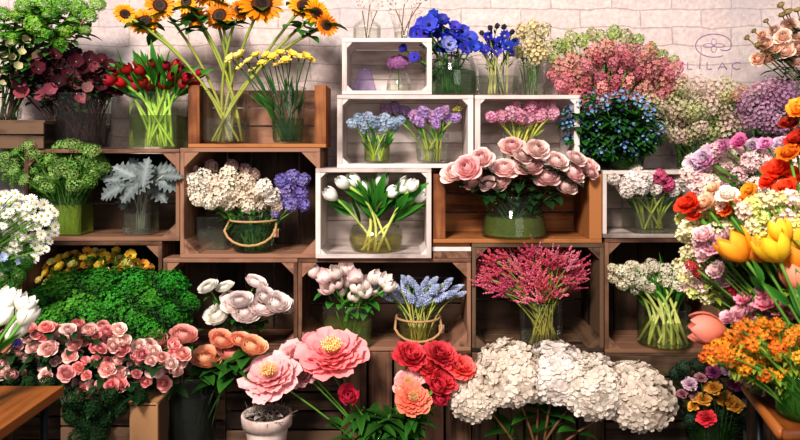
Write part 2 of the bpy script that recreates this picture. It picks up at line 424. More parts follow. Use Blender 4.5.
def bunch(name, cat, desc, group, hs, base, blooms, mats, spread=8, Y=0, jitY=.03, face=.5, center=None, stem=STEM, sr=.0022, leaf=None, lm=LEAF, nl=2, ll=.07, lw=.03,
          lt=(.45, .9), bow=.55, bname='bloom', sq=(1.0, 1.0), outw=0, tips=None, up=.0):
    """flowers that stand in one vase: each is a thing of its own with bloom, stem and foliage. hs: (px, py, r[, Y[, material, colour words]])"""
    bp = Vector((P(base[0], 145, base[2]).x, base[2], base[1]))      # base: (px, z, Y)
    pw = place_words(hs)
    for i, h in enumerate(hs):
        px, py, r = h[:3]
        yy = h[3] if len(h) > 3 and h[3] is not None else Y + R.uniform(-jitY, jitY)
        mt = h[4] if len(h) > 4 and h[4] else R.choice(mats)
        col = h[5] if len(h) > 5 and h[5] else None
        ds = desc.replace('*', col) if col else desc.replace('* ', '')
        hp = P(px, py, yy)
        q, k = R.uniform(0, 2 * PI), math.sqrt(R.random()); sp = S(spread, base[2])
        b = bp + Vector((sp * k * math.cos(q), min(sp, .04) * k * math.sin(q), 0))
        if outw: b.x = bp.x - (hp.x - bp.x) * outw + R.uniform(-.85, .85) * sp
        c = Vector((b.x + (hp.x - b.x) * .3, b.y + (hp.y - b.y) * .3, b.z + (hp.z - b.z) * bow))
        if outw: c.x = bp.x + (hp.x - bp.x) * .2 + R.uniform(-.9, .9) * sp
        tg = (hp - c).normalized()
        cam = (Vector((0, -D, EYE)) - hp).normalized()
        ax = (tg * (1 - face) + (cam + Vector((R.uniform(-.35, .35), 0, R.uniform(-.2, .35)))) * face + Vector((0, 0, up))).normalized()
        me = R.choice(blooms); sc_ = S(r, yy)
        lab = ds + (', ' + pw[i] if pw[i] else '')
        t = thing(name, lab, cat, b, group)
        if 'foliage' in name: t['kind'] = 'thing'
        rot = ax.to_track_quat('Z', 'Y').to_matrix().to_4x4() @ Matrix.Rotation(R.uniform(0, 2 * PI), 4, 'Z')
        o = obj(bname, me, mt, t)
        M = Matrix.Translation(hp - b) @ Matrix.Diagonal((sq[0], 1, sq[1], 1)) @ rot @ Matrix.Scale(sc_, 4)
        o.matrix_local = M
        if center:
            cm, cmat, cs = center
            o2 = obj(cm.name.split('.')[0], cm, cmat, o)
            zc = (cs[1] - me['c']) / me['h'] if len(cs) > 1 else 0
            o2.matrix_local = Matrix.Translation((0, 0, zc)) @ Matrix.Scale(cs[0] / me['h'], 4)
        end = (hp - b) + ax * me['zmin'] * sc_ * .9 * (sq[1] if abs(ax.z) > .6 else 1)
        c2 = c - b
        pts = []
        for j in range(8):
            u = j / 7; pts.append(c2 * 2 * u * (1 - u) + end * u * u)
        m = MB(); m.tube(pts, [sr] * 7 + [sr * 1.3], 5); obj('stem', m.mesh('stem'), stem, t)
        if leaf:
            m = MB()
            for j in range(nl):
                u = R.uniform(*lt); p = c2 * 2 * u * (1 - u) + end * u * u
                a = R.uniform(0, 2 * PI); tgu = (c2 * (2 - 4 * u) + end * 2 * u).normalized()
                if leaf == 'blade':
                    dv = tgu + Vector((math.cos(a) * .4, math.sin(a) * .25 - .05, 0))
                    m.leaf(p, dv, ll * R.uniform(.7, 1.2), lw * R.uniform(.8, 1.2), up=(math.cos(a), math.sin(a), .3), bend=.25, fold=.35, nu=6, wide=.45)
                elif leaf == 'needle':
                    dv = tgu * .8 + Vector((math.cos(a), math.sin(a), R.uniform(-.2, .3)))
                    m.leaf(p, dv, ll * R.uniform(.6, 1.2), lw, bend=.15, nu=2, fold=.1)
                else:
                    dv = tgu * .35 + Vector((math.cos(a), math.sin(a) - .35, R.uniform(-.1, .3)))
                    m.leaf(p, dv, ll * R.uniform(.7, 1.2), lw * R.uniform(.8, 1.2), bend=.6)
            obj('foliage', m.mesh('foliage'), lm, t)
        if tips:
            tm, tmat, ts = tips
            o3 = obj('green_tip', tm, tmat, t)
            o3.matrix_local = M @ Matrix.Translation((0, 0, 1)) @ Matrix.Scale(ts, 4)
def scatter(n, x0, y0, x1, y1, r, shape='ell', rj=.2, top=None):
    """n head spots spread evenly over a region of the picture plane"""
    out = []; tries = 0; md = 2.0 * math.sqrt((x1 - x0) * (y1 - y0) * .7 / (n * PI)) * .95
    while len(out) < n:
        tries += 1
        if tries % 200 == 0: md *= .92
        x, y = R.uniform(x0, x1), R.uniform(y0, y1)
        if shape == 'ell' and ((x - (x0 + x1) / 2) / ((x1 - x0) / 2)) ** 2 + ((y - (y0 + y1) / 2) / ((y1 - y0) / 2)) ** 2 > 1: continue
        if shape == 'dome' and ((x - (x0 + x1) / 2) / ((x1 - x0) / 2)) ** 2 + ((y1 - y) / (y1 - y0)) ** 2 > 1: continue
        if all((x - a[0]) ** 2 + (y - a[1]) ** 2 > md * md for a in out):
            out.append((x, y, r * R.uniform(1 - rj, 1 + rj)))
    return out

# ------------------------------------------------------------------ vases
GLASS = glass_mat('clear_glass', '#f6faf7', .07, .012); GLASS_G = glass_mat('green_tinted_glass', '#c4dcb4', .08, haze=.04, hazec='#4f7a3e')
WATER = glass_mat('vase_water', '#f6f7ea', gl=.06, haze=.03, hazec='#d9dcc0')
WATER_G = glass_mat('green_water', '#dde4b4', gl=.06, haze=.12, hazec='#94a544')
WATER_GD = glass_mat('dark_green_water', '#c0e0ac', gl=.06, haze=.07, hazec='#2f7a2a')
ROPE = plain('jute_rope', '#b08d64', .9, .25, 200)
ZINC = plain('zinc', '#5d6264', .45, .2, 12, .6)
def vase(label, px, ytop, z, Y, rt, rb=None, shape='round', water=.55, glass=None, wmat=None, mid=None, name='glass_vase', lip=True, group=None, rope=False):
    glass = glass or GLASS; wmat = wmat or WATER
    rb = rb if rb is not None else rt
    X = P(px, 145, Y).x; zt = P(px, ytop, Y).z; h = zt - z
    rt_, rb_ = S(rt, Y), S(rb, Y); rm = S(mid, Y) if mid else None
    t = thing(name, label, 'vase', (X, Y, z), group)
    def rad(u):
        if shape == 'bottle': return rb_ if u < .55 else rb_ + (rt_ - rb_) * min(1, (u - .55) / .18)
        if rm: return rb_ * (1 - u) ** 2 + 2 * (2 * rm - (rb_ + rt_) / 2) * u * (1 - u) + rt_ * u * u
        return rb_ + (rt_ - rb_) * u
    def sq(m, r0, r1, z0, z1, caps):
        """rounded square glass body"""
        def ring(r, zz):
            k = r * .16; return [(x, y, zz) for x, y in ((r, r - k), (r - k, r), (-r + k, r), (-r, r - k), (-r, -r + k), (-r + k, -r), (r - k, -r), (r, -r + k))]
        vs = ring(r0, z0) + ring(r1, z1); fs = [(i, (i + 1) % 8, (i + 1) % 8 + 8, i + 8) for i in range(8)]
        fs.append(tuple(range(7, -1, -1)))
        if caps: fs.append(tuple(range(8, 16)))
        m.add(vs, fs)
    m = MB()
    if shape == 'square':
        sq(m, rb_, rt_, 0.001, h, False); obj('body', m.mesh('body', smooth=False), glass, t)
    else:
        pr = [(.001, .004), (rad(0) * .9, .003), (rad(0), .012)] + [(rad(u / 10), max(.013, h * u / 10)) for u in range(1, 11)]
        m.lathe(pr, 28); obj('body', m.mesh('body'), glass, t)
    if lip:
        m = MB(); rr = rt_
        if shape == 'square': pts = [(rr, rr, h), (-rr, rr, h), (-rr, -rr, h), (rr, -rr, h), (rr, rr, h)]
        else: pts = [(rr * math.cos(a * PI / 14), rr * math.sin(a * PI / 14), h) for a in range(29)]
        m.tube(pts, .0022, 5); obj('rim', m.mesh('rim'), glass, t)
    if water:
        m = MB(); k = .95; hw = h * water
        if shape == 'square': sq(m, rb_ * k, (rb_ + (rt_ - rb_) * water) * k, .006, hw, True); obj('water', m.mesh('water', smooth=False), wmat, t)
        else:
            pr = [(.001, .008), (rad(0) * k * .9, .008)] + [(rad(u / 8 * water) * k, max(.014, hw * u / 8)) for u in range(1, 9)] + [(.001, hw)]
            m.lathe(pr, 24); obj('water', m.mesh('water', smooth=False), wmat, t)
    if rope:
        m = MB(); rr = rad(.85) * 1.06
        ring = [(rr * math.cos(a * PI / 14), rr * math.sin(a * PI / 14), h * .85) for a in range(29)]
        m.tube(ring, .005, 6)
        pts = [(-rr, -.005, h * .85)] + [(-rr * 1.1 * math.cos(PI * a / 10), -rr * .75 - .3 * rr * math.sin(PI * a / 10), h * (.85 - .62 * math.sin(PI * a / 10) ** .8)) for a in range(1, 10)] + [(rr, -.005, h * .85)]
        m.tube(pts, .0055, 6); rh = obj('rope_handle', m.mesh('rope_handle'), ROPE, t)
        m = MB(); m.box((rr * .92, -rr * .55 - .004, h * .42), (rr * .92 + .022, -rr * .55, h * .42 + .034)); obj('paper_tag', m, plain('tag_card', '#b98f74', .8), rh)
    return t

# ------------------------------------------------------------------ crates
W_BROWN = wood_mat('brown_crate_wood', '#120b08', '#83624e', worn='#4a3326')
W_RED = wood_mat('reddish_crate_wood', '#160d09', '#906c57', worn='#553a2c')
W_ORANGE = wood_mat('orange_crate_wood', '#200f08', '#a06a3e', worn='#683a1e')
W_DARK = wood_mat('dark_crate_wood', '#0c0806', '#67513f', worn='#2f231b')
W_BACK = wood_mat('shaded_back_slats', '#060403', '#4a382b', worn='#1c130e')  # darker wood colour paints the crates' inner shade onto their backs
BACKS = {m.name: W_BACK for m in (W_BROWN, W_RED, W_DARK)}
W_PALE = wood_mat('pale_pine', '#4a3220', '#a67f5a', worn='#80603f')
W_WHITE = wood_mat('white_painted_wood', '#857872', '#d6cbc6', grain=.8, worn='#c0b3ad')
W_GREYWHITE = wood_mat('greyed_white_wood', '#6f635d', '#c9bcb4', grain=.7, worn='#a99b94')
W_TABLE = wood_mat('table_top_wood', '#361a0a', '#8a5224', .5, worn='#5e3112')
def crate(label, x0, y0, x1, y1, mat, depth=.28, Y=0, top=True, back='h', braces='tl tr bl br', th=.016, nb=4, name='wooden_crate', front=None, bl=.045, group=None, side_th=None, toprear=False, backmat=None, rail=0):
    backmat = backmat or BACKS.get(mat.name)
    a, b = P(x0, y0, Y), P(x1, y1, Y); X0, X1, Z1, Z0 = a.x, b.x, a.z, b.z
    ym = Y + depth; st = side_th or th
    t = thing(name, label, 'crate', ((X0 + X1) / 2, Y + depth / 2, Z0), group); off = t.location.copy()
    def part(nm, m, mt=mat):
        m.v = [(v[0] - off.x, v[1] - off.y, v[2] - off.z) for v in m.v]
        return obj(nm, m, mt, t)
    zt = Z1 - (th if top else 0)
    for s in (0, 1):
        m = MB(); n = 2
        for i in range(n):
            ya, yb = Y + .001 + (depth - .002) * i / n, Y + (depth) * (i + 1) / n - .004
            xa = X0 if s == 0 else X1 - st
            m.box((xa, ya, Z0 + th), (xa + st, yb, zt))
        part('side_panel', m)
    m = MB(); n = 3
    for i in range(n): m.box((X0, Y + depth * i / n, Z0), (X1, Y + depth * (i + 1) / n - .003, Z0 + th))
    part('bottom_panel', m)
    if top:
        m = MB()
        for i in range(n):
            if toprear and i == 0: continue
            m.box((X0, Y + depth * i / n, Z1 - th), (X1, Y + depth * (i + 1) / n - .003, Z1))
        part('top_panel', m)
    bx0, bx1, bz0, bz1 = X0 + st, X1 - st, Z0 + th, zt
    if back:
        m = MB(); g = .002 if 'white' in mat.name else .007
        for i in range(nb):
            if back == 'h': m.box((bx0, ym - .012, bz0 + (bz1 - bz0) * i / nb), (bx1, ym - .002, bz0 + (bz1 - bz0) * (i + 1) / nb - g))
            else: m.box((bx0 + (bx1 - bx0) * i / nb, ym - .012, bz0), (bx0 + (bx1 - bx0) * (i + 1) / nb - g, ym - .002, bz1))
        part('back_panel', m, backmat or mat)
    if front:
        kind, k = front; m = MB()
        for i in range(k):
            if kind == 'h': m.box((X0, Y - .012, Z0 + (Z1 - Z0) * i / k), (X1, Y - .001, Z0 + (Z1 - Z0) * (i + 1) / k - .008))
            else: m.box((X0 + (X1 - X0) * i / k, Y - .012, Z0), (X0 + (X1 - X0) * (i + 1) / k - .008, Y - .001, Z1))
        part('front_panel', m)
    if rail:
        for zz in ((Z0, Z0 + rail), (Z1 - rail, Z1)):
            m = MB(); m.box((X0 - .002, Y - .012, zz[0]), (X1 + .002, Y - .0005, zz[1])); part('front_rail', m)
    for c in braces.split():
        m = MB(); sx, sz = (1 if 'l' in c else -1), (-1 if 't' in c else 1)
        cx = bx0 if 'l' in c else bx1; cz = bz1 if 't' in c else bz0
        m.prism([(cx, cz), (cx + sx * bl, cz), (cx, cz + sz * bl)] if sx * sz > 0 else [(cx, cz), (cx, cz + sz * bl), (cx + sx * bl, cz)], Y + .004, ym - .014, R.uniform(.5, 1)); part('corner_brace', m)
    return t

# ================================================================== the setting
def structure(name, m, mat, parent=None):
    o = obj(name, m, mat, parent); o['kind'] = 'structure'; return o
WALL_Y = .335
def brick_mat():
    m, nt, out, N, L = nodes('white_painted_brick')
    tc = N('ShaderNodeTexCoord'); sx = N('ShaderNodeSeparateXYZ'); cx = N('ShaderNodeCombineXYZ')
    L(tc.outputs['Object'], sx.inputs[0]); L(sx.outputs['X'], cx.inputs[0]); L(sx.outputs['Z'], cx.inputs[1])
    nz = N('ShaderNodeTexNoise'); nz.inputs['Scale'].default_value = 6; nz.inputs['Detail'].default_value = 5; L(tc.outputs['Object'], nz.inputs['Vector'])
    nf = N('ShaderNodeTexNoise'); nf.inputs['Scale'].default_value = 55; nf.inputs['Detail'].default_value = 6; L(tc.outputs['Object'], nf.inputs['Vector'])
    wob = N('ShaderNodeMapRange'); wob.inputs[3].default_value = -.022; wob.inputs[4].default_value = .022; L(nz.outputs['Fac'], wob.inputs[0])
    ad = N('ShaderNodeVectorMath', operation='ADD'); L(cx.outputs[0], ad.inputs[0]); L(wob.outputs[0], ad.inputs[1])
    b = N('ShaderNodeTexBrick'); b.inputs['Scale'].default_value = 1; b.inputs['Brick Width'].default_value = .27; b.inputs['Row Height'].default_value = .082
    b.inputs['Mortar Size'].default_value = .003; b.inputs['Mortar Smooth'].default_value = .35; b.inputs['Bias'].default_value = -.2
    b.inputs['Color1'].default_value = lin('#d6c8c4'); b.inputs['Color2'].default_value = lin('#cbbab6'); b.inputs['Mortar'].default_value = lin('#b9a8a3')
    L(ad.outputs[0], b.inputs['Vector'])
    fine = N('ShaderNodeMix', data_type='RGBA', blend_type='MULTIPLY'); fr = N('ShaderNodeValToRGB'); fr.color_ramp.elements[0].position = .3; fr.color_ramp.elements[1].position = .7; fr.color_ramp.elements[0].color = (.72, .70, .70, 1); fr.color_ramp.elements[1].color = (1.04, 1.02, 1.01, 1)
    L(nf.outputs['Fac'], fr.inputs[0]); fine.inputs[0].default_value = .8; L(b.outputs['Color'], fine.inputs[6]); L(fr.outputs[0], fine.inputs[7])
    # worn, greyer patches
    rp = N('ShaderNodeValToRGB'); rp.color_ramp.elements[0].position = .48; rp.color_ramp.elements[1].position = .72
    rp.color_ramp.elements[0].color = (0, 0, 0, 1); rp.color_ramp.elements[1].color = (.8, .8, .8, 1)
    n3 = N('ShaderNodeTexNoise'); n3.inputs['Scale'].default_value = 2.2; n3.inputs['Detail'].default_value = 7; L(tc.outputs['Object'], n3.inputs['Vector']); L(n3.outputs['Fac'], rp.inputs[0])
    mx = N('ShaderNodeMix', data_type='RGBA'); L(rp.outputs[0], mx.inputs[0]); L(fine.outputs[2], mx.inputs[6]); mx.inputs[7].default_value = lin('#a9a3a8')
    p = N('ShaderNodeBsdfPrincipled'); p.inputs['Roughness'].default_value = .8; p.inputs['Specular IOR Level'].default_value = .2
    L(mx.outputs[2], p.inputs['Base Color'])
    iv = N('ShaderNodeMath', operation='MULTIPLY_ADD'); iv.inputs[1].default_value = -.55; iv.inputs[2].default_value = 1.0; L(b.outputs['Fac'], iv.inputs[0])
    h = N('ShaderNodeMath', operation='MULTIPLY_ADD'); h.inputs[1].default_value = .9; L(nf.outputs['Fac'], h.inputs[0]); L(iv.outputs[0], h.inputs[2])
    bp = N('ShaderNodeBump'); bp.inputs['Strength'].default_value = .55; bp.inputs['Distance'].default_value = .008
    L(h.outputs[0], bp.inputs['Height']); L(bp.outputs[0], p.inputs['Normal']); L(p.outputs[0], out.inputs[0]); return m
m = MB(); m.box((-3, WALL_Y, 0), (3, WALL_Y + .12, 2.6), .5, .002); structure('wall_back', m, brick_mat())
m = MB(); m.box((-3, -3.4, -.06), (3, WALL_Y, 0), .5, .002); structure('floor', m, plain('concrete_floor', '#5c5650', .7, .2, 4))

# the painted wall sign: emblem and lettering, flat on the bricks
INK = plain('mauve_paint', '#8d6f9a', .8, .08, 40)
t = thing('wall_sign', 'thin mauve LILAC lettering under a four-petal emblem on the white brick wall', 'sign', P(713, 52, WALL_Y))
def stroke(name, pxs, w=.0022, closed=False):
    m = MB(); o = t.location
    pts = [P(x, y, WALL_Y) - o for x, y in pxs]; pts = [(p.x, -.0015, p.z) for p in pts]
    m.tube(pts, w, 6); m.v = [(x, (y + .0015) * .4 - .0005, z) for x, y, z in m.v]
    return obj(name, m.mesh(name), INK, t)
stroke('emblem_ring', [(713.8 + 18.3 * math.cos(a), 45.6 + 11.6 * math.sin(a)) for a in [math.radians(60 + 275 * i / 40) for i in range(41)]] + [(731.5, 45), (730.5, 48.5), (727.5, 50.3), (723, 50.5), (720, 49.5)])
for dx, dy in ((1, 0), (-1, 0), (0, 1), (0, -1)):
    cx_, cy_ = 713.8 + dx * 5.5, 45.6 + dy * 3.5
    rx_, ry_ = (5.3, 2.0) if dx else (2.5, 3.4)
    stroke('emblem_petal', [(cx_ + rx_ * math.cos(a), cy_ + ry_ * math.sin(a)) for a in [2 * PI * i / 20 for i in range(21)]], .0014)
for pts in ([(687.6, 62.5), (687.6, 69.2), (692, 69.2)], [(699.8, 62.5), (699.8, 69.2)], [(707, 62.5), (707, 69.2), (711.5, 69.2)], [(718, 69.2), (722.3, 62.5), (726.6, 69.2), (725.2, 67), (719.4, 67)]):
    stroke('letter', pts, .0024)
stroke('letter', [(737 + 4.6 * math.cos(a), 65.9 + 3.4 * math.sin(a)) for a in [math.radians(-45 - 270 * i / 16) for i in range(17)]], .0024)

# ================================================================== crates
CRATES = 'wooden crates stacked as shelves'
crate('dark weathered box at the top left beside the burgundy flower vase', -60, 120, 45, 148.6, W_DARK, .26, front=('h', 2), braces='', group=CRATES)
crate('open-topped tan crate holding the sunflower and freesia vases', 188, 85, 326, 147.6, W_ORANGE, .2, Y=.02, top=False, nb=3, braces='', side_th=.046, group=CRATES, backmat=W_RED)
crate('brown crate holding the green filler vase and the silver-leaf vase', 24, 149, 179.5, 241, W_BROWN, .3, nb=3, braces='tr br tl', group=CRATES, bl=.055)
crate('reddish brown crate with white and purple stocks in a rope-handled jar', 180, 148, 320, 258, W_RED, .3, back='v', nb=5, bl=.06, group=CRATES)
crate('low dark crate full of curly green foliage and yellow flowers', 18, 241.5, 162, 344, W_BROWN, .3, nb=3, bl=.05, group=CRATES)
crate('brown crate behind the pale pink ranunculus', 163, 258.5, 297.5, 352, W_RED, .3, back='v', nb=4, bl=.05, group=CRATES)
crate('brown crate holding pale tulips and the blue hyacinth jar', 298, 258.6, 471, 351, W_RED, .3, nb=3, bl=.06, group=CRATES)
crate('dark crate behind the raspberry pink astilbe', 472, 243.4, 604, 352, W_DARK, .3, nb=3, bl=.05, group=CRATES)
crate('brown crate holding the cream stock with pale green stems', 605, 238.6, 722, 353, W_BROWN, .3, back='v', nb=4, bl=.05, group=CRATES)
crate('dark crate hidden behind the yellow and orange tulips', 723, 238.6, 880, 353, W_DARK, .3, bl=.05, group=CRATES)
crate('wide orange-brown crate behind the vase of pale pink roses', 433, 170, 602, 243, W_ORANGE, .26, nb=3, bl=.03, braces='', side_th=.05, toprear=True, group=CRATES)
WHITES = 'white painted crates'
crate('greyed white crate with the white and magenta hyacinth vase', 603, 170.5, 694, 238, W_GREYWHITE, .27, nb=3, braces='', group=CRATES)
crate('white crate standing forward, holding the bowl of white tulips', 315.5, 168.4, 431.5, 258.4, W_WHITE, .27, Y=-.025, nb=3, bl=.022, side_th=.02, group=WHITES)
crate('white crate with lavender hyacinths and pale blue flowers', 337, 95, 473.5, 168, W_WHITE, .27, nb=3, bl=.025, side_th=.022, group=WHITES)
crate('white crate with the pink hyacinths above the pale roses', 475, 95, 580, 169.6, W_WHITE, .27, nb=3, bl=.02, side_th=.022, group=WHITES)
crate('small topmost white crate with little bottles and one purple flower', 342, 38, 432, 94.6, W_WHITE, .24, nb=3, bl=.022, side_th=.02, group=WHITES)
BOT = 'dark upended crates along the bottom'
crate('dark upended crate behind the curly foliage at lower left', 14, 344.5, 165, 484.5, W_DARK, .3, front=('h', 6), braces='', group=BOT)
crate('dark upended crate behind the tall vase of peach ranunculus', 166, 352.5, 226, 484.5, W_DARK, .3, front=('h', 6), braces='', group=BOT)
crate('dark upended crate with level slats behind the terracotta pot', 227, 352.5, 342, 484.5, W_DARK, .3, front=('h', 7), braces='', group=BOT)
crate('brown upended crate with upright slats between the peonies', 343, 351.5, 471, 484.5, W_BROWN, .3, front=('v', 5), braces='', group=BOT)
crate('dark upended crate behind the hydrangea stems', 472, 352.5, 604, 484.5, W_DARK, .3, front=('v', 5), braces='', group=BOT)
crate('dark upended crate behind the largest hydrangea and the carnations', 605, 353.5, 742, 484.5, W_DARK, .3, front=('h', 6), braces='', group=BOT)
def board(label, x0, y0, x1, y1, mat, Y0, Y1):
    a, b = P(x0, y0), P(x1, y1); m = MB(); m.box((a.x, Y0, b.z), (b.x, Y1, a.z)); return tag(obj('wooden_plank', m, mat), label, 'plank')
board('brown plank lying on the crate beneath the wide rose crate', 433, 252, 471.5, 258.4, W_RED, .0, .25)
board('white plank under the front corner of the wide rose crate', 432.5, 247.6, 471.5, 251.8, W_WHITE, .01, .25)
board('dark plank directly beneath the wide rose crate', 433, 243.3, 471.5, 247.3, W_ORANGE, .03, .25)
# small pale crate in front at lower left
t = crate('small pine-cornered crate standing before the pink spray roses', 62, 404, 158, 525, W_DARK, .22, Y=-.32, front=('h', 6), braces='', name='small_crate')
a, b = P(131, 403, -.335), P(158, 524, -.335); m = MB(); m.box((a.x, -.35, b.z), (b.x + .004, -.333, a.z), .9)
m.v = [tuple(Vector(v) - t.location) for v in m.v]; obj('corner_post', m, W_PALE, t)
a, b = P(118, 403.5, -.32), P(158, 403.5, -.32); m = MB(); m.box((a.x, -.35, a.z + .001), (b.x + .006, -.1, a.z + .012), .9)
m.v = [tuple(Vector(v) - t.location) for v in m.v]; obj('top_plank', m, W_PALE, t)

# ================================================================== tables in front
IRON = plain('dark_iron', '#16171a', .45, .2, 30, .5)
TZ = .706
def table(label, corners, z=TZ, lip=False, legs=()):
    cx = sum(c[0] for c in corners) / 4; cy = sum(c[1] for c in corners) / 4
    t = thing('display_table', label, 'table', (cx, cy, 0))
    m = MB(); n = 4; A, B_, C_, D_ = [Vector((c[0] - cx, c[1] - cy, 0)) for c in corners]
    def lerp(u, v): return (A * (1 - u) + B_ * u) * (1 - v) + (D_ * (1 - u) + C_ * u) * v
    for i in range(n):                                  # planks run front to back
        g = .0015; u0, u1 = i / n, (i + 1) / n
        q = [lerp(u0 + g, 0), lerp(u1 - g, 0), lerp(u1 - g, 1), lerp(u0 + g, 1)]
        vs = [(p.x, p.y, z - .024) for p in q] + [(p.x, p.y, z) for p in q]
        off = R.uniform(0, 30)
        m.add(vs, [(3, 2, 1, 0), (4, 5, 6, 7), (0, 1, 5, 4), (1, 2, 6, 5), (2, 3, 7, 6), (3, 0, 4, 7)], R.random(), [(v[1] + off, v[0] + off, v[2]) for v in vs])
    obj('tabletop', m, W_TABLE, t)
    if lip:
        m = MB(); q = [lerp(u, v) for u, v in ((0, 0), (1, 0), (1, 1), (0, 1), (0, 0))]
        m.tube([(p.x, p.y, z - .008) for p in q], .013, 8); obj('edge_band', m.mesh('edge_band'), W_TABLE, t)
    m = MB(); q = [lerp(u, v) for u, v in ((.05, .05), (.95, .05), (.95, .95), (.05, .95), (.05, .05))]
    for i in range(4): m.tube([(q[i].x, q[i].y, z - .04), (q[i + 1].x, q[i + 1].y, z - .04)], .014, 6)
    obj('frame', m.mesh('frame'), IRON, t)
    for u, v in ((.04, .05), (.96, .05), (.96, .95), (.04, .95)):
        p = lerp(u, v); m = MB(); m.tube([(p.x, p.y, 0), (p.x, p.y, z - .03)], .011, 8); obj('leg', m.mesh('leg'), IRON, t)
table('empty warm brown wooden table in front of the pink spray roses', [(-1.75, -1.65), (-.925, -1.65), (-.912, -.9), (-1.75, -.9)])
table('wooden table with a rounded edge under the orange flowers', [(.872, -1.2), (1.75, -1.2), (1.8, -.9), (.935, -.9)], lip=True)

# ================================================================== top row
zA, zB, zC, zD, zE, zL = Z(147.6) + .016, Z(241) + .016, Z(344) + .016, Z(258) + .016, Z(352) + .016, Z(351) + .016
zTopB, zM, zN, zK, zJ = Z(149), Z(352) + .016, Z(353) + .016, Z(243) + .016, Z(238) + .016
zI, zG, zH, zF, zTopG = Z(258.4) + .016, Z(168) + .016, Z(169.6) + .016, Z(94.6) + .016, Z(95)
C_GUELDER = [petal_mat('guelder_green', '#1d4a0c', '#78b83a'), petal_mat('guelder_lime', '#28560f', '#8cc444')]
vase('tall clear vase of green guelder roses at the top left edge', 8, 88, Z(120), .12, 15, 12, water=.4)
bunch('guelder_rose', 'flower', '* green guelder rose snowball above the dark box', 'green guelder rose heads at top left',
      [(26, 6, 11), (45, 3, 11), (62, 4, 12), (38, 24, 14), (18, 16, 9), (5, 31, 10), (15, 38, 8), (80, 8, 11), (75, 24, 11), (60, 42, 9), (98, 3, 9), (90, 15, 9), (66, 30, 9), (52, 14, 10), (25, 34, 9), (50, 34, 9), (4, 14, 9), (33, 12, 9), (86, 30, 6)],
      (8, Z(119), .12), heads('guelder', g_cluster, 3, 190, 1, .8, .17, 4, -.7, .3, .75, .5, (.1, 1)), C_GUELDER, spread=7, Y=.05, face=.45, leaf='oval', lm=LEAF, nl=9, ll=.09, lw=.06, lt=(.5, 1.0), stem=STEM_BROWN, sr=.003, sq=(1.1, .85))
bunch('cream_hellebore', 'flower', 'small cream and green hellebore under the guelder roses', 'cream hellebores at the left edge',
      [(9, 44, 4), (26, 40, 4.5), (4, 55, 4), (32, 63, 4), (18, 66, 4.5), (5, 72, 4), (12, 57, 4), (36, 66, 4), (22, 52, 4), (2, 84, 4)],
      (8, Z(119), .12), heads('hellebore', g_ray, 3, 6, .9, .85, 70, 30, .08, .5, cup=.35, nm='bloom'), [petal_mat('hellebore_cream', '#7d8a4a', '#c9bf97')], Y=.02, face=.6, leaf='oval', lm=LEAF_DARK, nl=7, ll=.06, lw=.03, lt=(.5, 1))
MAR = [petal_mat('hell_dark', '#1c0a10', '#3d1520', trans=.1), petal_mat('hell_maroon', '#2c0d18', '#5a1f30', trans=.1), petal_mat('hell_dark2', '#240a16', '#4a1a26', trans=.1), petal_mat('hell_rose', '#5a2032', '#a85a68'), petal_mat('hell_dusty', '#4a2a30', '#8f6a66')]
vase('wide clear vase of burgundy hellebores on the brown crate', 84, 95, zTopB, .13, 29, 25, water=.65, wmat=glass_mat('murky_water', '#c4bdb0', haze=.08, hazec='#3a2f2c'))
hs = scatter(64, 4, 52, 128, 100, 7, 'ell')
bunch('burgundy_hellebore', 'flower', 'dark burgundy hellebore in the wide clear vase', 'burgundy hellebores', hs, (84, zTopB + .01, .13), H['hellebore'], MAR, spread=20, Y=.06, jitY=.06, face=.65, center=(heads('button', g_button, 1)[0], petal_mat('hell_center', '#6a6a30', '#b9b060'), (.28, .05)), stem=petal_mat('stem_maroon', '#3a1a1c', '#4a2a20', trans=0), sr=.0028, leaf='oval', lm=LEAF_DARK, nl=2, ll=.06, lw=.03, lt=(.7, .98))
TUL = heads('tulip', g_tulip, 2) + [g_tulip(10)]
RED = [petal_mat('tulip_red', '#7a0f18', '#c4283a'), petal_mat('tulip_red2', '#6a0d16', '#a81f30')]
vase('straight square vase packed with red tulip stems', 160, 94, zTopB, .1, 23, 23, 'square', .6, wmat=glass_mat('stem_water', '#cfe0a0', haze=.08, hazec='#7d9a3a'))
hs = [(126, 77, 6), (136, 86, 6.5), (148, 86, 6.5), (165, 85, 6.5), (171, 77, 6), (182, 84, 6.5), (152, 64, 5.5), (166, 66, 5.5), (110, 81, 7), (121, 83, 7), (133, 78, 6), (140, 71, 7), (143, 82, 7), (150, 68, 6.5), (157, 73, 7), (163, 78, 7), (168, 70, 6.5), (186, 78, 7), (193, 82, 7), (180, 71, 6.5), (128, 70, 6), (154, 83, 6.5), (174, 82, 7), (199, 74, 6), (117, 72, 6), (147, 76, 6), (176, 64, 5.5), (138, 64, 5.5)]
bunch('red_tulip', 'flower', 'dark red tulip in the square vase', 'red tulips', hs, (158, zTopB + .01, .1), TUL, RED, spread=20, Y=.05, jitY=.06, face=.3, leaf='blade', lm=LEAF_BRIGHT, nl=3, ll=.13, lw=.03, lt=(.66, .88), stem=petal_mat('tulip_stem', '#c3d668', '#7fb83e', trans=0), sr=.006, bow=.7, outw=.16)
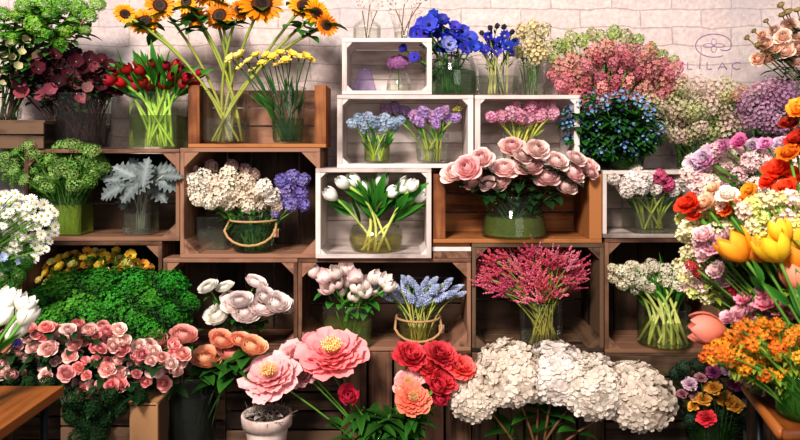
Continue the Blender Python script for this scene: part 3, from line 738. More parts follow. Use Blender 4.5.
# sunflowers
SUN = heads('sun', g_sunflower, 3); SUNC = (heads('disc', g_disc, 1)[0], petal_mat('sun_disc', '#150a06', '#6b3d14', trans=0), (1.0, .02))
SUNM = [petal_mat('sun_petal', '#c25e06', '#f2a30f'), petal_mat('sun_petal2', '#d0760a', '#f7b52a')]
vase('straight clear cylinder vase of sunflowers in the tan crate', 226, 92, zA, .1, 24, 24, water=.48)
bunch('sunflower', 'flower', 'orange-yellow sunflower above the tan crate', 'sunflowers in the clear cylinder',
      [(125, 14, 11), (144, 21, 16), (160, 5, 16), (193, 16, 14), (219, 15, 16), (262, 3, 23), (304, 5, 15), (317, 13, 15), (327, 25, 13), (240, 10, 12), (186, 2, 12), (205, -6, 15)],
      (226, zA + .01, .1), SUN, SUNM, spread=17, Y=.02, face=.72, center=SUNC, stem=petal_mat('sunflower_stem', '#a3a04a', '#7d9440', trans=0), sr=.0062, leaf='oval', lm=LEAF, nl=4, ll=.1, lw=.075, lt=(.82, 1), bow=.62, sq=(1.1, .9), outw=.06)
FRE = heads('freesia', g_ray, 3, 6, 1.0, .6, 45, 75, .04, .4, cup=.4, nm='bloom', rows=2)
vase('flared clear vase of yellow freesias in the tan crate', 288, 88, zA, .08, 18, 15, water=.45, wmat=WATER_GD)
bunch('yellow_freesia', 'flower', 'pale yellow freesia in the flared vase', 'yellow freesias', [(231, 58, 7), (240, 54, 6.5), (248, 61, 5.5), (256, 55, 6), (262, 63, 5), (266, 55, 5), (273, 57, 6), (280, 53, 6), (286, 60, 6), (292, 54, 6), (299, 57, 6), (306, 56, 6), (311, 60, 5), (252, 70, 4.5), (240, 67, 5), (277, 64, 5)],
      (288, zA + .01, .08), FRE, [petal_mat('freesia_y', '#d8a018', '#f6dc5c'), petal_mat('freesia_c', '#dcb83c', '#f6e68a')], spread=10, Y=.02, face=.35, stem=STEM_DARK, sr=.0025, leaf='blade', nl=2, ll=.1, lw=.014, lm=LEAF, lt=(.3, .6), bow=.45)
# small bottles on the topmost white crate
vase('clear necked bottle with thin twigs on the topmost white crate', 367, 12, Z(38), .08, 5, 14, 'bottle', .4)
bunch('white_gypsophila', 'flower', 'thin sprig of tiny pale flowers in the necked bottle', 'sprigs in the necked bottle', [(360, 4, 8), (372, -2, 8), (380, 6, 7)], (367, Z(38) + .01, .08), heads('spray', g_spray, 2), [petal_mat('pale_gyp', '#a89a80', '#ddd2c0')], spread=5, Y=.08, face=.2, stem=STEM_BROWN, sr=.002)
vase('clear fluted vase on the topmost white crate', 405, 12, Z(38), .1, 17, 11, water=.3, mid=12)
bunch('pale_eucalyptus', 'flower', 'faded grey-green sprig in the fluted vase', 'sprigs in the fluted vase', [(392, 4, 8), (405, -4, 9), (416, 5, 8), (425, -2, 7)], (405, Z(38) + .01, .1), H['spray'], [petal_mat('grey_sprig', '#6a6a5a', '#b9b4a4')], spread=5, Y=.08, face=.2, stem=STEM_BROWN, sr=.002)
vase('little round bud vase with one purple flower in the topmost crate', 399, 72, zF, .1, 8, 13, water=.4, mid=12)
bunch('purple_scabious', 'flower', 'single purple pincushion flower in the little bud vase', None, [(398, 61, 12, .08)], (399, zF + .01, .1), heads('scab', g_cluster, 1, 110, 1, .5, .2, 5, -.3, .3, .85), [petal_mat('scab_purple', '#4a1f4a', '#a06a9c')], spread=1, face=.25, stem=STEM, sr=.0025)
LILT = glass_mat('lilac_glass', '#c9b8d8', haze=.12, hazec='#8f7fae')
vase('small lilac tinted glass vase in the topmost crate', 365, 70, zF, .1, 6, 12, 'square', 0, glass=LILT)
# anemones
vase('round green-stemmed glass bowl of blue anemones', 453, 56, zTopG, .08, 19, 22, water=.6, wmat=WATER_GD, mid=24)
ANE = heads('anemone', g_ray, 3, 8, .9, .55, 85, 55, .12, .6, cup=.25, rows=2, nm='bloom', nu=3, nv=2)
BL = [petal_mat('anem_blue', '#14187a', '#3545c4'), petal_mat('anem_violet', '#241a7a', '#4a4cc9'), petal_mat('anem_deep', '#10125a', '#2a30a4')]
BLK = petal_mat('anem_center', '#06060c', '#1a1830', trans=0)
LB = petal_mat('anem_light', '#d8d4ea', '#6a74cc')
hs = [(416, 33, 9), (429, 24, 10), (442, 20, 9), (433, 15, 7), (437, 31, 10), (450, 36, 10), (458, 42, 9), (449, 44, 9, None, LB, 'white-ringed pale'), (470, 38, 9), (427, 42, 8), (403, 48, 5), (414, 57, 6), (424, 33, 8), (463, 31, 8), (474, 46, 7), (442, 47, 8), (455, 26, 7), (466, 48, 7), (421, 23, 7)]
bunch('blue_anemone', 'flower', '* deep blue anemone in the round glass bowl', 'blue anemones', hs, (453, zTopG + .01, .08), ANE, BL, spread=12, Y=.03, jitY=.04, face=.6, center=(heads('button2', g_button, 1, .2, .14)[0], BLK, (.9, .1)), stem=STEM, sr=.0032, leaf='oval', lm=LEAF, nl=5, ll=.06, lw=.02, lt=(.3, .85))
vase('wide clear vase of blue cornflowers beside the anemones', 496, 57, zTopG, .1, 25, 21, water=.5)
COR = heads('cornf', g_ray, 3, 11, .8, .34, 60, 60, .15, .9, cup=.2, rows=2, nm='bloom', notch=.3)
hs = [(485, 49, 7), (497, 50, 7), (508, 46, 7), (505, 35, 6), (478, 46, 6.5), (492, 42, 6.5), (500, 41, 6), (515, 42, 5), (488, 36, 5.5), (511, 53, 5)]
bunch('blue_cornflower', 'flower', 'blue cornflower in the wide clear vase', 'blue cornflowers', hs, (496, zTopG + .01, .1), COR, BL[:2], spread=13, Y=.04, face=.6, stem=petal_mat('pale_stem', '#d2c98a', '#8f9a52', trans=0), sr=.004, leaf='needle', lm=LEAF_DARK, nl=6, ll=.05, lw=.008, lt=(.5, 1))
bunch('cornflower_bud', 'flower', 'dark closed cornflower bud above the open blooms', 'cornflower buds', [(482, 33, 3.5), (490, 28, 3.5), (497, 26, 3.5), (504, 27, 3.5), (512, 32, 3.5), (476, 38, 3.2)], (496, zTopG + .01, .1), heads('bud', g_beads, 1, 20, .7, 1, .4), [petal_mat('corn_bud', '#15152a', '#3a3a44')], spread=10, Y=.05, face=.1, stem=STEM_DARK, sr=.0018, leaf='needle', lm=LEAF_DARK, nl=5, ll=.04, lw=.008, lt=(.6, 1))
vase('clear glass holding cream sprays behind the cornflowers', 532, 62, zTopG, .18, 15, 13, water=.4)
bunch('cream_wax_flower', 'flower', 'cream wax flower sprig next to the cornflowers', 'cream wax flowers', scatter(14, 512, 26, 552, 58, 8, 'ell'), (532, zTopG + .01, .18), heads('spraycl', g_cluster, 3, 26, .75, 1, .3, 5, round_=True), [petal_mat('cream_wax', '#8a7a4a', '#e3d2a2'), petal_mat('cream_wax2', '#7a7a4a', '#cfc59a')], spread=8, Y=.14, face=.3, leaf='needle', nl=6, ll=.04, lw=.008, lm=LEAF_YEL)
# pink boronia mass
PK = [petal_mat('boronia', '#6a2f34', '#e09098'), petal_mat('boronia2', '#5a2430', '#cc7480'), petal_mat('boronia3', '#7a3f34', '#eaa69c')]
vase('tall clear vase of pink heather hidden behind the forget-me-nots', 604, 96, Z(170), .2, 26, 22, water=.5)
CLS = heads('spike', g_cluster, 3, 36, .58, 1, .25, 5)
bunch('pink_heather', 'flower', 'dusty pink heather spike with pale florets', 'pink heather', scatter(62, 550, 48, 680, 108, 11, 'ell'), (604, Z(168), .2), CLS, PK, spread=16, Y=.13, jitY=.06, face=.3, leaf='needle', nl=6, ll=.045, lw=.009, lm=LEAF, lt=(.75, 1.0))
bunch('green_heather_tip', 'flower', 'green budding heather tip above the pink spikes', 'green heather tips', [(560, 46, 9), (571, 38, 9), (582, 41, 9), (592, 35, 8), (602, 38, 9), (614, 33, 9), (626, 37, 9), (638, 41, 8), (650, 49, 8), (661, 56, 8), (673, 62, 8), (553, 58, 8), (567, 50, 9), (632, 48, 8), (608, 46, 8)], (604, Z(168), .2), heads('gtip', g_cluster, 2, 30, .75, .9, .3, 4), [petal_mat('heather_green', '#35521a', '#a4bc60'), petal_mat('heather_green2', '#3f5222', '#b4b878')], spread=14, Y=.15, face=.1, leaf='needle', nl=8, ll=.04, lw=.009, lm=LEAF)
# forget-me-nots
FMN = [petal_mat('fmn', '#2b4f8a', '#9fc0e8'), petal_mat('fmn2', '#24406f', '#7fa6d6')]
vase('dark glass vase of forget-me-nots on the greyed white crate', 622, 140, Z(170.5), .1, 24, 20, water=.7, glass=GLASS_G, wmat=WATER_GD)
bunch('forget_me_not', 'flower', 'leafy sprig of tiny light blue forget-me-nots', 'forget-me-nots', scatter(62, 560, 93, 664, 156, 6.5, 'ell'), (622, Z(168), .1), heads('fmn', g_cluster, 3, 9, .9, .6, .27, 5, -.2, round_=True), FMN, spread=14, Y=.02, jitY=.07, face=.5, leaf='oval', nl=14, ll=.06, lw=.034, lm=LEAF, lt=(.6, 1.03))
# pale wax flowers right
WX = heads('wax', g_cluster, 3, 44, .8, 1, .2, 5)
vase('clear vase of pale pink wax flowers behind the hyacinths', 700, 130, Z(170.5), .2, 22, 20, water=.5)
bunch('pale_wax_flower', 'flower', 'pale pink wax flower sprig under the lettering', 'pale pink wax flowers', scatter(60, 638, 84, 760, 138, 10.5, 'ell'), (690, Z(169), .2), WX, [petal_mat('wax_pink', '#9a7a62', '#f0d6cc'), petal_mat('wax_beige', '#8a8250', '#e6d8b8'), petal_mat('wax_green', '#7a8244', '#cfcf9a')], spread=14, Y=.12, jitY=.06, face=.35, leaf='needle', nl=7, ll=.05, lw=.009, lm=LEAF_YEL, lt=(.7, 1))
MV = [petal_mat('mauve_lilac', '#6a3a5a', '#c594b4'), petal_mat('mauve_lilac2', '#7a4a6a', '#d9b0c8')]
crate('dark crate carrying lilac sprays, mostly hidden by the orange flowers', 696, 171, 850, 238, W_DARK, .27, braces='', group=CRATES)
vase('glass vase of mauve lilac sprays behind the orange flowers', 775, 125, Z(171), .15, 22, 20, water=.5)
bunch('mauve_lilac', 'flower', 'mauve lilac spray beside the orange flowers', 'mauve lilac sprays', scatter(30, 742, 84, 808, 132, 10.5, 'ell'), (775, Z(170), .15), WX, MV, spread=12, Y=.03, face=.35, leaf='oval', nl=4, ll=.05, lw=.025, lm=LEAF, lt=(.7, 1))
bunch('salmon_wax_flower', 'flower', 'salmon and green wax flower spray beside the mauve lilac', 'salmon wax flowers', [(735, 95, 8), (743, 90, 8), (752, 94, 8), (761, 98, 8), (768, 88, 7), (729, 99, 7), (779, 84, 7), (756, 86, 6)], (765, Z(170), .18), WX, [petal_mat('salmon_wax', '#8a3f2c', '#e09a7c'), petal_mat('salmon_wax2', '#8a8a3c', '#d8cf80')], spread=10, Y=.08, face=.35, leaf='oval', nl=4, ll=.05, lw=.022, lm=LEAF, lt=(.7, 1))
# peach spray roses, top right
ROSE = heads('rose', g_rose, 3); BUDS = heads('rosebud', g_rose, 2, 12, .45)
PEACH = [petal_mat('peach_rose', '#e8a890', '#f8dcc8'), petal_mat('peach_rose2', '#eeb8a4', '#fae4d6')]
crate('tall dark stand at the top right edge under the peach roses', 806, 118, 900, 170, W_DARK, .25, Y=-.02, braces='', group=CRATES)
vase('clear vase of peach spray roses at the top right edge', 832, 74, Z(118), .08, 18, 16, water=.5)
hs = [(772, 48, 10), (798, 47, 10), (757, 59, 8), (790, 25, 9), (800, 34, 10), (764, 44, 8), (783, 36, 9), (797, 59, 10), (785, 51, 10), (774, 31, 7), (768, 58, 8), (762, 35, 6)]
bunch('peach_spray_rose', 'flower', 'peach spray rose against the white wall', 'peach spray roses', hs, (832, Z(117), .08), ROSE, PEACH, spread=8, Y=.03, sq=(1.12, .88), face=.6, leaf='oval', nl=4, ll=.06, lw=.032, lm=LEAF_DARK, lt=(.6, .98), bow=.35)
bunch('rose_bud', 'flower', 'closed greenish bud among the peach spray roses', 'peach rose buds', [(781, 5, 4.5), (788, 12, 5), (782, 15, 4), (766, 21, 3.2), (754, 31, 3), (747, 38, 3.5), (757, 45, 3.5), (797, 10, 4)], (832, Z(117), .08), BUDS, [petal_mat('rosebud_g', '#4f642a', '#b8a070')], spread=8, Y=.03, face=.15, stem=STEM_BROWN, sr=.002, leaf='oval', nl=3, ll=.04, lw=.02, lm=LEAF, lt=(.6, .95), bow=.35)

# ================================================================== middle rows
# green filler and silver leaves, crate B
vase('square vase of pale green water with lacy green filler', 71, 184, zB, .1, 17, 17, 'square', .6, wmat=glass_mat('lime_water', '#e0ea9a', haze=.2, hazec='#a9c23c'))
UMB = heads('umbel', g_cluster, 3, 60, 1, .55, .2, 4, -.4)
bunch('green_filler_umbel', 'flower', 'lacy pale green umbel in the square lime-water vase', 'lacy green filler', scatter(74, -6, 141, 106, 188, 8, 'ell'), (71, zB + .01, .1), UMB, [petal_mat('umb', '#1f4a14', '#7fae52', trans=.15), petal_mat('umb2', '#2f5f1c', '#a4c873', trans=.15)], spread=10, Y=.04, jitY=.1, face=.3, leaf='needle', nl=8, ll=.06, lw=.008, lm=LEAF_BRIGHT, lt=(.4, 1), sr=.003, sq=(1.15, .8))
vase('square clear vase of silver grey leaves', 141, 196, zB, .1, 14, 14, 'square', .55)
LOB = heads('lobed', g_lobed_leaf, 3)
SIL = [petal_mat('silver', '#252d2f', '#7f8a8a', .8, .03), petal_mat('silver2', '#2c3637', '#8e9998', .8, .03)]
def silver(px, py, r, ang, face, words_, pw):
    """a felty lobed leaf lying along the picture angle ang (0 = up)"""
    base = Vector((P(141, 145, .1).x + R.uniform(-.02, .02), .1, zB + .02)); hp = P(px, py, .03 + R.uniform(-.05, .05))
    t = thing('silver_ragwort_leaf', words_, 'leaf', base, 'silver ragwort leaves'); s_ = S(r, .03)
    a = math.radians(ang); ax = Vector((math.sin(a), R.uniform(-.35, -.05), math.cos(a))).normalized()
    nrm = Vector((0, -1, .45 + face)); nrm = (nrm - ax * nrm.dot(ax)).normalized(); sd = nrm.cross(ax)
    M3 = Matrix((sd, nrm * -1, ax)).transposed()
    o = obj('leaf_blade', R.choice(LOB), R.choice(SIL), t); o.matrix_local = Matrix.Translation(hp - base) @ M3.to_4x4() @ Matrix.Scale(s_, 4)
    e = (hp - base) - ax * s_ * .95; c = Vector((e.x * .2, e.y * .3, e.z * .8)); m = MB()
    m.tube([c * 2 * u * (1 - u) + e * u * u for u in [i / 6 for i in range(7)]], .0028, 5); obj('stem', m.mesh('stem'), petal_mat('silver_stem', '#7a8472', '#a9b09f', trans=0), t)
SL = [(112, 191, 15, -115, .1), (119, 179, 17, -80, .3), (126, 172, 15, -60, .2), (136, 168, 13, -30, .2), (145, 172, 15, 10, 0), (143, 180, 17, -150, -.1), (153, 178, 16, 60, .1), (163, 171, 16, 75, .3), (167, 183, 15, 110, 0), (158, 191, 15, 140, -.1), (130, 190, 16, -140, 0), (124, 198, 13, -160, 0), (172, 176, 11, 90, .2)]
pw = place_words(SL)
for i, q in enumerate(SL): silver(*q, 'silver grey felted leaf in the square clear vase, ' + pw[i], pw[i])

# white and purple stocks, crate D
ST = heads('stock', g_cluster, 3, 62, .8, .95, .26, 5, -1, .45, .8, .4, (.35, 1))
vase('round glass jar with a looped rope handle holding white stocks', 254, 214, zD, .08, 22, 20, water=.75, wmat=WATER_GD, rope=True, mid=22)
vase('square empty clear vase behind the rope-handled jar', 215, 216, zD, .16, 15, 15, 'square', .6)
WST = [petal_mat('stock_white', '#b9a884', '#f6eedd'), petal_mat('stock_cream', '#c0a890', '#f0e0cc'), petal_mat('stock_white2', '#b5ab8c', '#faf5ea')]
hs = [(194, 180, 10), (203, 190, 11), (205, 177, 11), (216, 184, 12), (218, 197, 12), (229, 175, 11), (231, 188, 12), (240, 197, 12), (246, 182, 12), (254, 192, 12), (259, 203, 11), (264, 187, 11), (272, 197, 11), (277, 206, 8), (210, 203, 9), (228, 203, 10), (248, 206, 9), (198, 200, 9), (190, 191, 8)]
bunch('white_stock', 'flower', 'creamy white stock in the rope-handled jar', 'white stocks', hs, (254, zD + .01, .08), ST, WST, spread=12, Y=.03, jitY=.04, face=.35, stem=STEM, sr=.0035, leaf='oval', nl=4, ll=.06, lw=.02, lm=LEAF, lt=(.3, .7), bow=.5)
hs = [(212, 166, 8), (232, 166, 8), (246, 170, 8), (193, 170, 8), (255, 174, 7)]
bunch('blush_stock', 'flower', 'dusky blush stock behind the white stocks', 'blush stocks', hs, (254, zD + .01, .12), ST, [petal_mat('stock_blush', '#8a6a60', '#d9b8b0')], spread=10, Y=.13, face=.3, stem=STEM, sr=.003)
hs = [(282, 181, 10), (292, 177, 10), (303, 180, 9), (288, 191, 11), (300, 193, 10), (280, 203, 9), (292, 205, 9), (276, 213, 7), (304, 205, 8)]
bunch('purple_stock', 'flower', 'violet blue stock beside the white ones', 'violet stocks', hs, (256, zD + .01, .1), ST, [petal_mat('stock_violet', '#2a1f5a', '#8f82cf'), petal_mat('stock_violet2', '#33286a', '#a698dc')], spread=10, Y=.06, face=.35, stem=STEM, sr=.003, leaf='oval', nl=2, ll=.05, lw=.02, lm=LEAF_DARK, lt=(.5, .9))

# white crate G
HYA = heads('hyac', g_cluster, 3, 50, .72, 1, .28, 6, -1, .45, .8, .4, (.3, 1))
vase('tapered clear vase with short yellow-green stems', 377, 132, zG, .1, 13, 13, water=.7, wmat=glass_mat('lime_stems', '#d3e48a', haze=.1, hazec='#9ab53a'))
bunch('pale_blue_hyacinth', 'flower', 'pale steel blue hyacinth in the tapered vase', 'pale blue hyacinths', [(352, 124, 7), (359, 120, 8), (368, 118, 8), (375, 123, 9), (384, 119, 8), (392, 123, 8), (400, 121, 7), (363, 127, 8), (382, 128, 8), (395, 128, 6)], (377, zG + .01, .1), HYA, [petal_mat('steel', '#4f6480', '#a9bdd2'), petal_mat('steel2', '#5a6f8a', '#bccadb')], spread=7, Y=.06, face=.35, stem=petal_mat('lime_stem', '#c3d24a', '#7ba83a', trans=0), sr=.0036, leaf='blade', nl=3, ll=.09, lw=.012, lm=LEAF_BRIGHT, lt=(.15, .5))
vase('round clear vase of lavender hyacinths', 432, 134, zG, .1, 17, 15, water=.5)
bunch('lavender_hyacinth', 'flower', '* hyacinth in the round clear vase', 'lavender hyacinths', [(386, 110, 8, .14), (396, 108, 8, .14), (405, 112, 8, .13), (415, 117, 9), (424, 113, 9), (433, 118, 9), (440, 114, 9), (448, 119, 8), (456, 118, 7), (420, 122, 7), (436, 124, 7), (445, 111, 7)], (432, zG + .01, .1), HYA, [petal_mat('lav', '#6a4a86', '#c3a2d6'), petal_mat('lav2', '#7a4f80', '#d2a6d0')], spread=9, Y=.06, face=.35, stem=STEM_PALE, sr=.0045, leaf='blade', nl=1, ll=.06, lw=.014, lm=LEAF_BRIGHT, lt=(.4, .7))
bunch('hyacinth_bud', 'flower', 'olive green closed hyacinth bud beside the lavender ones', None, [(457, 109, 5.5, .06)], (432, zG + .01, .1), H['bud'], [petal_mat('olive_bud', '#5a5a24', '#a89a52')], spread=4, face=.1, stem=STEM, sr=.003)
# pink hyacinths, crate H
vase('low clear vase of pink hyacinths', 519, 128, zH, .12, 18, 16, water=.5)
bunch('pink_hyacinth', 'flower', 'pink hyacinth in the low clear vase', 'pink hyacinths', [(492, 117, 8), (501, 117, 9), (511, 114, 10), (520, 117, 10), (530, 109, 10), (540, 105, 9), (549, 108, 9), (541, 116, 9), (553, 114, 8), (530, 119, 9), (516, 106, 7)], (519, zH + .01, .12), HYA, [petal_mat('pinkhy', '#b05a7c', '#f0b0c8'), petal_mat('pinkhy2', '#c06a8c', '#f4c0d2')], spread=9, Y=.07, face=.35, stem=petal_mat('yellow_stem', '#cdc85a', '#a9b04a', trans=0), sr=.005, leaf='blade', nl=1, ll=.05, lw=.014, lm=LEAF_YEL, lt=(.4, .7))

# white tulips, crate I
vase('low round bowl of yellow-stemmed white tulips', 376, 226, zI, .08, 23, 22, water=.62, mid=27, wmat=glass_mat('yellow_water', '#e3df9a', haze=.16, hazec='#b5a94a'))
WT = petal_mat('tulip_white', '#eef0dc', '#fffdf8'); 
bunch('white_tulip', 'flower', 'white tulip in the low round bowl', 'white tulips in the white crate', [(331, 195, 9), (343, 183, 8.5), (354, 181, 9), (363, 189, 8.5), (381, 182, 9), (392, 192, 8), (404, 187, 9), (412, 186, 8), (419, 196, 9), (372, 184, 7, .12)], (376, zI + .008, .08), TUL, [WT], spread=17, Y=.0, jitY=.05, face=.12, stem=petal_mat('tulip_pale_stem', '#e6e08a', '#8fb848', trans=0), sr=.006, leaf='blade', nl=6, ll=.15, lw=.034, lm=LEAF_BRIGHT, lt=(.4, .66), bow=.65, outw=.1)

# pale pink roses, crate K
vase('wide bell-shaped glass vase of pale pink roses', 514, 196, zK, .07, 21, 33, water=.5, mid=30, wmat=glass_mat('olive_water', '#dbe4a8', haze=.2, hazec='#8ba048'))
PR = [petal_mat('pale_rose', '#e3a2a2', '#f8dcd6'), petal_mat('pale_rose2', '#e4aca8', '#fae4de'), petal_mat('pale_rose3', '#dd9498', '#f4d0cc')]
hs = [(454, 172, 14), (467, 168, 16), (481, 158, 13), (472, 181, 11), (488, 183, 9), (512, 146, 13), (537, 149, 13), (505, 168, 14), (530, 166, 14), (500, 182, 11), (547, 177, 14), (557, 161, 13), (573, 172, 14), (566, 186, 13), (588, 166, 12), (523, 155, 11), (577, 158, 10), (592, 173, 8)]
bunch('pale_pink_rose', 'flower', 'pale pink rose in the bell-shaped vase', 'pale pink roses', hs, (514, zK + .01, .07), ROSE, PR, spread=14, Y=-.03, jitY=.04, sq=(1.15, .92), face=.5, up=.15, stem=STEM_DARK, sr=.0035, leaf='oval', nl=4, ll=.075, lw=.045, lm=LEAF_DARK, lt=(.5, .9), bow=.5)

# white and magenta hyacinths, crate J
vase('wide square clear vase of white and magenta hyacinths', 653, 196, zJ, .1, 26, 25, 'square', .55)
MG = petal_mat('magenta_hy', '#8a1f4c', '#d9608c'); 
hs = [(613, 178, 9), (622, 184, 10), (631, 180, 11), (641, 187, 11), (627, 192, 9), (646, 178, 9), (660, 177, 10, None, MG, 'magenta'), (668, 185, 9, None, MG, 'magenta'), (656, 188, 9), (679, 181, 9), (688, 186, 8), (674, 191, 8), (636, 171, 8)]
bunch('hyacinth', 'flower', '* hyacinth in the wide square vase', 'white and magenta hyacinths', [h if len(h) > 3 else h + (None, None, 'white') for h in hs], (653, zJ + .01, .1), HYA, [petal_mat('white_hy', '#c9b8a8', '#fbf2ec'), petal_mat('white_hy2', '#d0c2b8', '#fdf6f2')], sq=(1.15, 1.0), spread=14, Y=.03, face=.35, stem=STEM_PALE, sr=.005, leaf='blade', nl=1, ll=.07, lw=.016, lm=LEAF, lt=(.4, .7))

# pale tulips and blue hyacinths, crate L
vase('square green-water vase of blush white tulips', 349, 302, zL, .08, 24, 23, 'square', .62, wmat=WATER_G)
BT = [petal_mat('blush_tulip', '#f0dcd2', '#fff6f0'), petal_mat('blush_tulip2', '#f0ccc6', '#fdeae6')]
hs = [(314, 272, 9), (325, 277, 8), (336, 273, 9), (346, 269, 8.5), (328, 288, 8.5), (337, 283, 8), (347, 281, 8), (356, 287, 9), (355, 277, 8), (365, 283, 9), (374, 278, 9), (384, 281, 8), (354, 297, 8), (364, 292, 8), (374, 290, 8), (389, 287, 8), (341, 292, 7)]
bunch('blush_tulip', 'flower', 'blush white tulip in the square green vase', 'blush white tulips', hs, (349, zL + .01, .08), TUL, BT, spread=14, Y=.0, jitY=.05, sq=(1.1, .95), face=.15, stem=STEM, sr=.0036, leaf='oval', nl=2, ll=.07, lw=.035, lm=LEAF_BRIGHT, lt=(.5, .85))
vase('round jar with a rope handle holding pale blue grape hyacinths', 418, 312, zL, .06, 21, 18, water=.55, rope=True, wmat=glass_mat('yellow_stem_water', '#e0da8a', haze=.12, hazec='#a9a040'))
MUS = heads('muscari', g_beads, 3, 70, .5, 1, .17, -1, 1.2, .9, 'florets', (.2, 1), .55)
hs = [(380, 290, 7), (387, 296, 8), (393, 285, 8), (398, 296, 9), (405, 288, 9), (411, 298, 8), (412, 282, 8), (419, 292, 9), (425, 284, 8), (428, 297, 9), (435, 289, 9), (441, 297, 8), (445, 286, 8), (451, 294, 8), (457, 288, 7), (461, 294, 6), (404, 279, 6), (434, 281, 7), (449, 281, 6), (420, 302, 7)]
bunch('blue_grape_hyacinth', 'flower', 'pale blue grape hyacinth in the jar', 'pale blue grape hyacinths', hs, (418, zL + .01, .06), MUS, [petal_mat('musc', '#6a7cb0', '#c0cbea'), petal_mat('musc2', '#7686b8', '#ced8f0')], sq=(1.25, 1.15), spread=11, Y=.02, jitY=.05, face=.12, stem=petal_mat('musc_stem', '#d0c870', '#7f9a40', trans=0), sr=.003, leaf='blade', nl=1, ll=.08, lw=.008, lm=LEAF_BRIGHT, lt=(.3, .7), bow=.75)

# astilbe, crate M
vase('faint clear cylinder around the astilbe stems', 541, 300, zM, .06, 22, 21, water=.25)
hs = scatter(84, 472, 245, 586, 298, 11.5, 'ell')
bunch('raspberry_astilbe', 'flower', 'raspberry pink astilbe plume in the dark crate', 'raspberry astilbe plumes', hs, (543, zM + .01, .06), heads('plume', g_plume, 3), [petal_mat('astilbe', '#a82a4a', '#f07c90'), petal_mat('astilbe2', '#982444', '#e0647e'), petal_mat('astilbe3', '#b83a58', '#f89cac')], spread=13, Y=.02, jitY=.08, face=.08, stem=petal_mat('astilbe_stem', '#a89c4a', '#6f8a3a', trans=0), sr=.003, leaf='needle', nl=2, ll=.05, lw=.006, lm=LEAF, lt=(.3, .6), bow=.74, outw=.12)

# cream stock, crate N
vase('clear cylinder packed with fanned pale green stems', 664, 306, zN, .06, 25, 26, water=.6, wmat=glass_mat('bright_stem_water', '#dbe8a8', haze=.05, hazec='#a9b850'))
hs = [(613, 277, 8), (622, 271, 9), (631, 278, 10), (633, 267, 9), (643, 272, 10), (642, 283, 9), (652, 266, 9), (655, 277, 10), (664, 270, 9), (667, 281, 9), (676, 274, 9), (686, 278, 9), (688, 268, 8), (622, 284, 8), (697, 274, 8), (650, 288, 7), (704, 284, 8), (690, 288, 9), (678, 286, 7), (635, 290, 6), (702, 266, 7), (613, 268, 6)]
bunch('cream_stock', 'flower', 'cream stock in the cylinder with fanned stems', 'cream stocks', hs, (664, zN + .01, .06), ST, [petal_mat('cream_stock', '#9a8f5a', '#f2ead0'), petal_mat('cream_stock2', '#a99f6c', '#f6f0dc')], spread=21, Y=.02, jitY=.05, face=.35, stem=petal_mat('bright_stem', '#e8e890', '#5f9a3a', trans=0), sr=.0062, leaf='blade', nl=4, ll=.12, lw=.014, lm=LEAF_BRIGHT, lt=(.4, .7), bow=.8, outw=.34, sq=(1.15, .95))

# ================================================================== lower left
# daisies at the left edge
crate('tall dark stand at the left edge under the daisies', -160, 300, -34, 558, W_DARK, .3, Y=-.5, braces='', front=('h', 6), name='plant_stand')
zs = P(0, 300, -.5).z
vase('clear glass of white daisies at the left edge', -52, 262, zs, -.38, 16, 14, water=.5)
hs = scatter(84, -24, 192, 58, 262, 5.2, 'ell')
DAI = heads('daisy', g_ray, 3, 13, .75, .3, 85, 80, .2, .5, cup=.15, nm='petals')
bunch('white_daisy', 'flower', 'white daisy at the left edge', 'white daisies', hs, (-52, zs + .01, -.38), DAI, [petal_mat('daisy_white', '#e8e6da', '#fbfaf4'), petal_mat('daisy_white2', '#dcdccc', '#f4f3ea')], spread=9, Y=-.3, jitY=.08, face=.6, center=(heads('button3', g_button, 1, .26, .12)[0], petal_mat('daisy_eye', '#8a9a2a', '#d2cc5a'), (1, .05)), stem=STEM, sr=.0016, leaf='needle', nl=5, ll=.05, lw=.008, lm=LEAF_BRIGHT, lt=(.4, .95))
bunch('daisy_foliage', 'foliage', 'feathery green sprig under the white daisies', 'daisy greenery', [(3, 250, 13), (12, 262, 14), (4, 276, 14), (20, 274, 10), (2, 290, 12), (14, 285, 11), (28, 262, 9), (30, 250, 8)], (-52, zs + .01, -.38), heads('moss', g_moss, 3), [petal_mat('moss_mid', '#143f0f', '#4a8f30')], spread=9, Y=-.3, face=.3)
bunch('pale_blue_nigella', 'flower', 'pale blue starry flower beneath the daisies', 'pale blue starry flowers', [(8, 266, 6), (20, 260, 5), (3, 257, 5)], (-52, zs + .01, -.38), ANE, [petal_mat('nigella', '#5a6f9a', '#b9c8e4')], Y=-.36, face=.7, spread=5)
# white tulips on the table
vase('glass vase of white tulips at the left end of the table', -34, 345, TZ, -1.1, 22, 18, water=.5)
IVR = petal_mat('tulip_ivory', '#eef0d8', '#fffdf6')
bunch('large_white_tulip', 'flower', 'large white tulip above the empty table', 'large white tulips', [(8, 300, 13), (25, 304, 10), (27, 315, 12), (16, 329, 13), (3, 316, 11), (-8, 305, 12)], (-34, TZ + .01, -1.1), TUL, [IVR], spread=8, Y=-1.0, face=.15, sr=.0045, stem=STEM, leaf='blade', nl=1, ll=.09, lw=.028, lm=LEAF_BRIGHT, lt=(.55, .8), bow=.4, sq=(1.1, 1))
bunch('purple_iris', 'flower', '* purple iris below the white tulips', 'purple irises', [(6, 338, 9), (16, 342, 7)], (-34, TZ + .01, -1.1), heads('iris', g_ray, 2, 6, .9, .55, 60, 110, .05, .3, cup=.3, rows=2, ruf=.05, nm='bloom', nu=5), [petal_mat('iris', '#2a1f6a', '#7a64c4')], Y=-.98, face=.5, sr=.003)
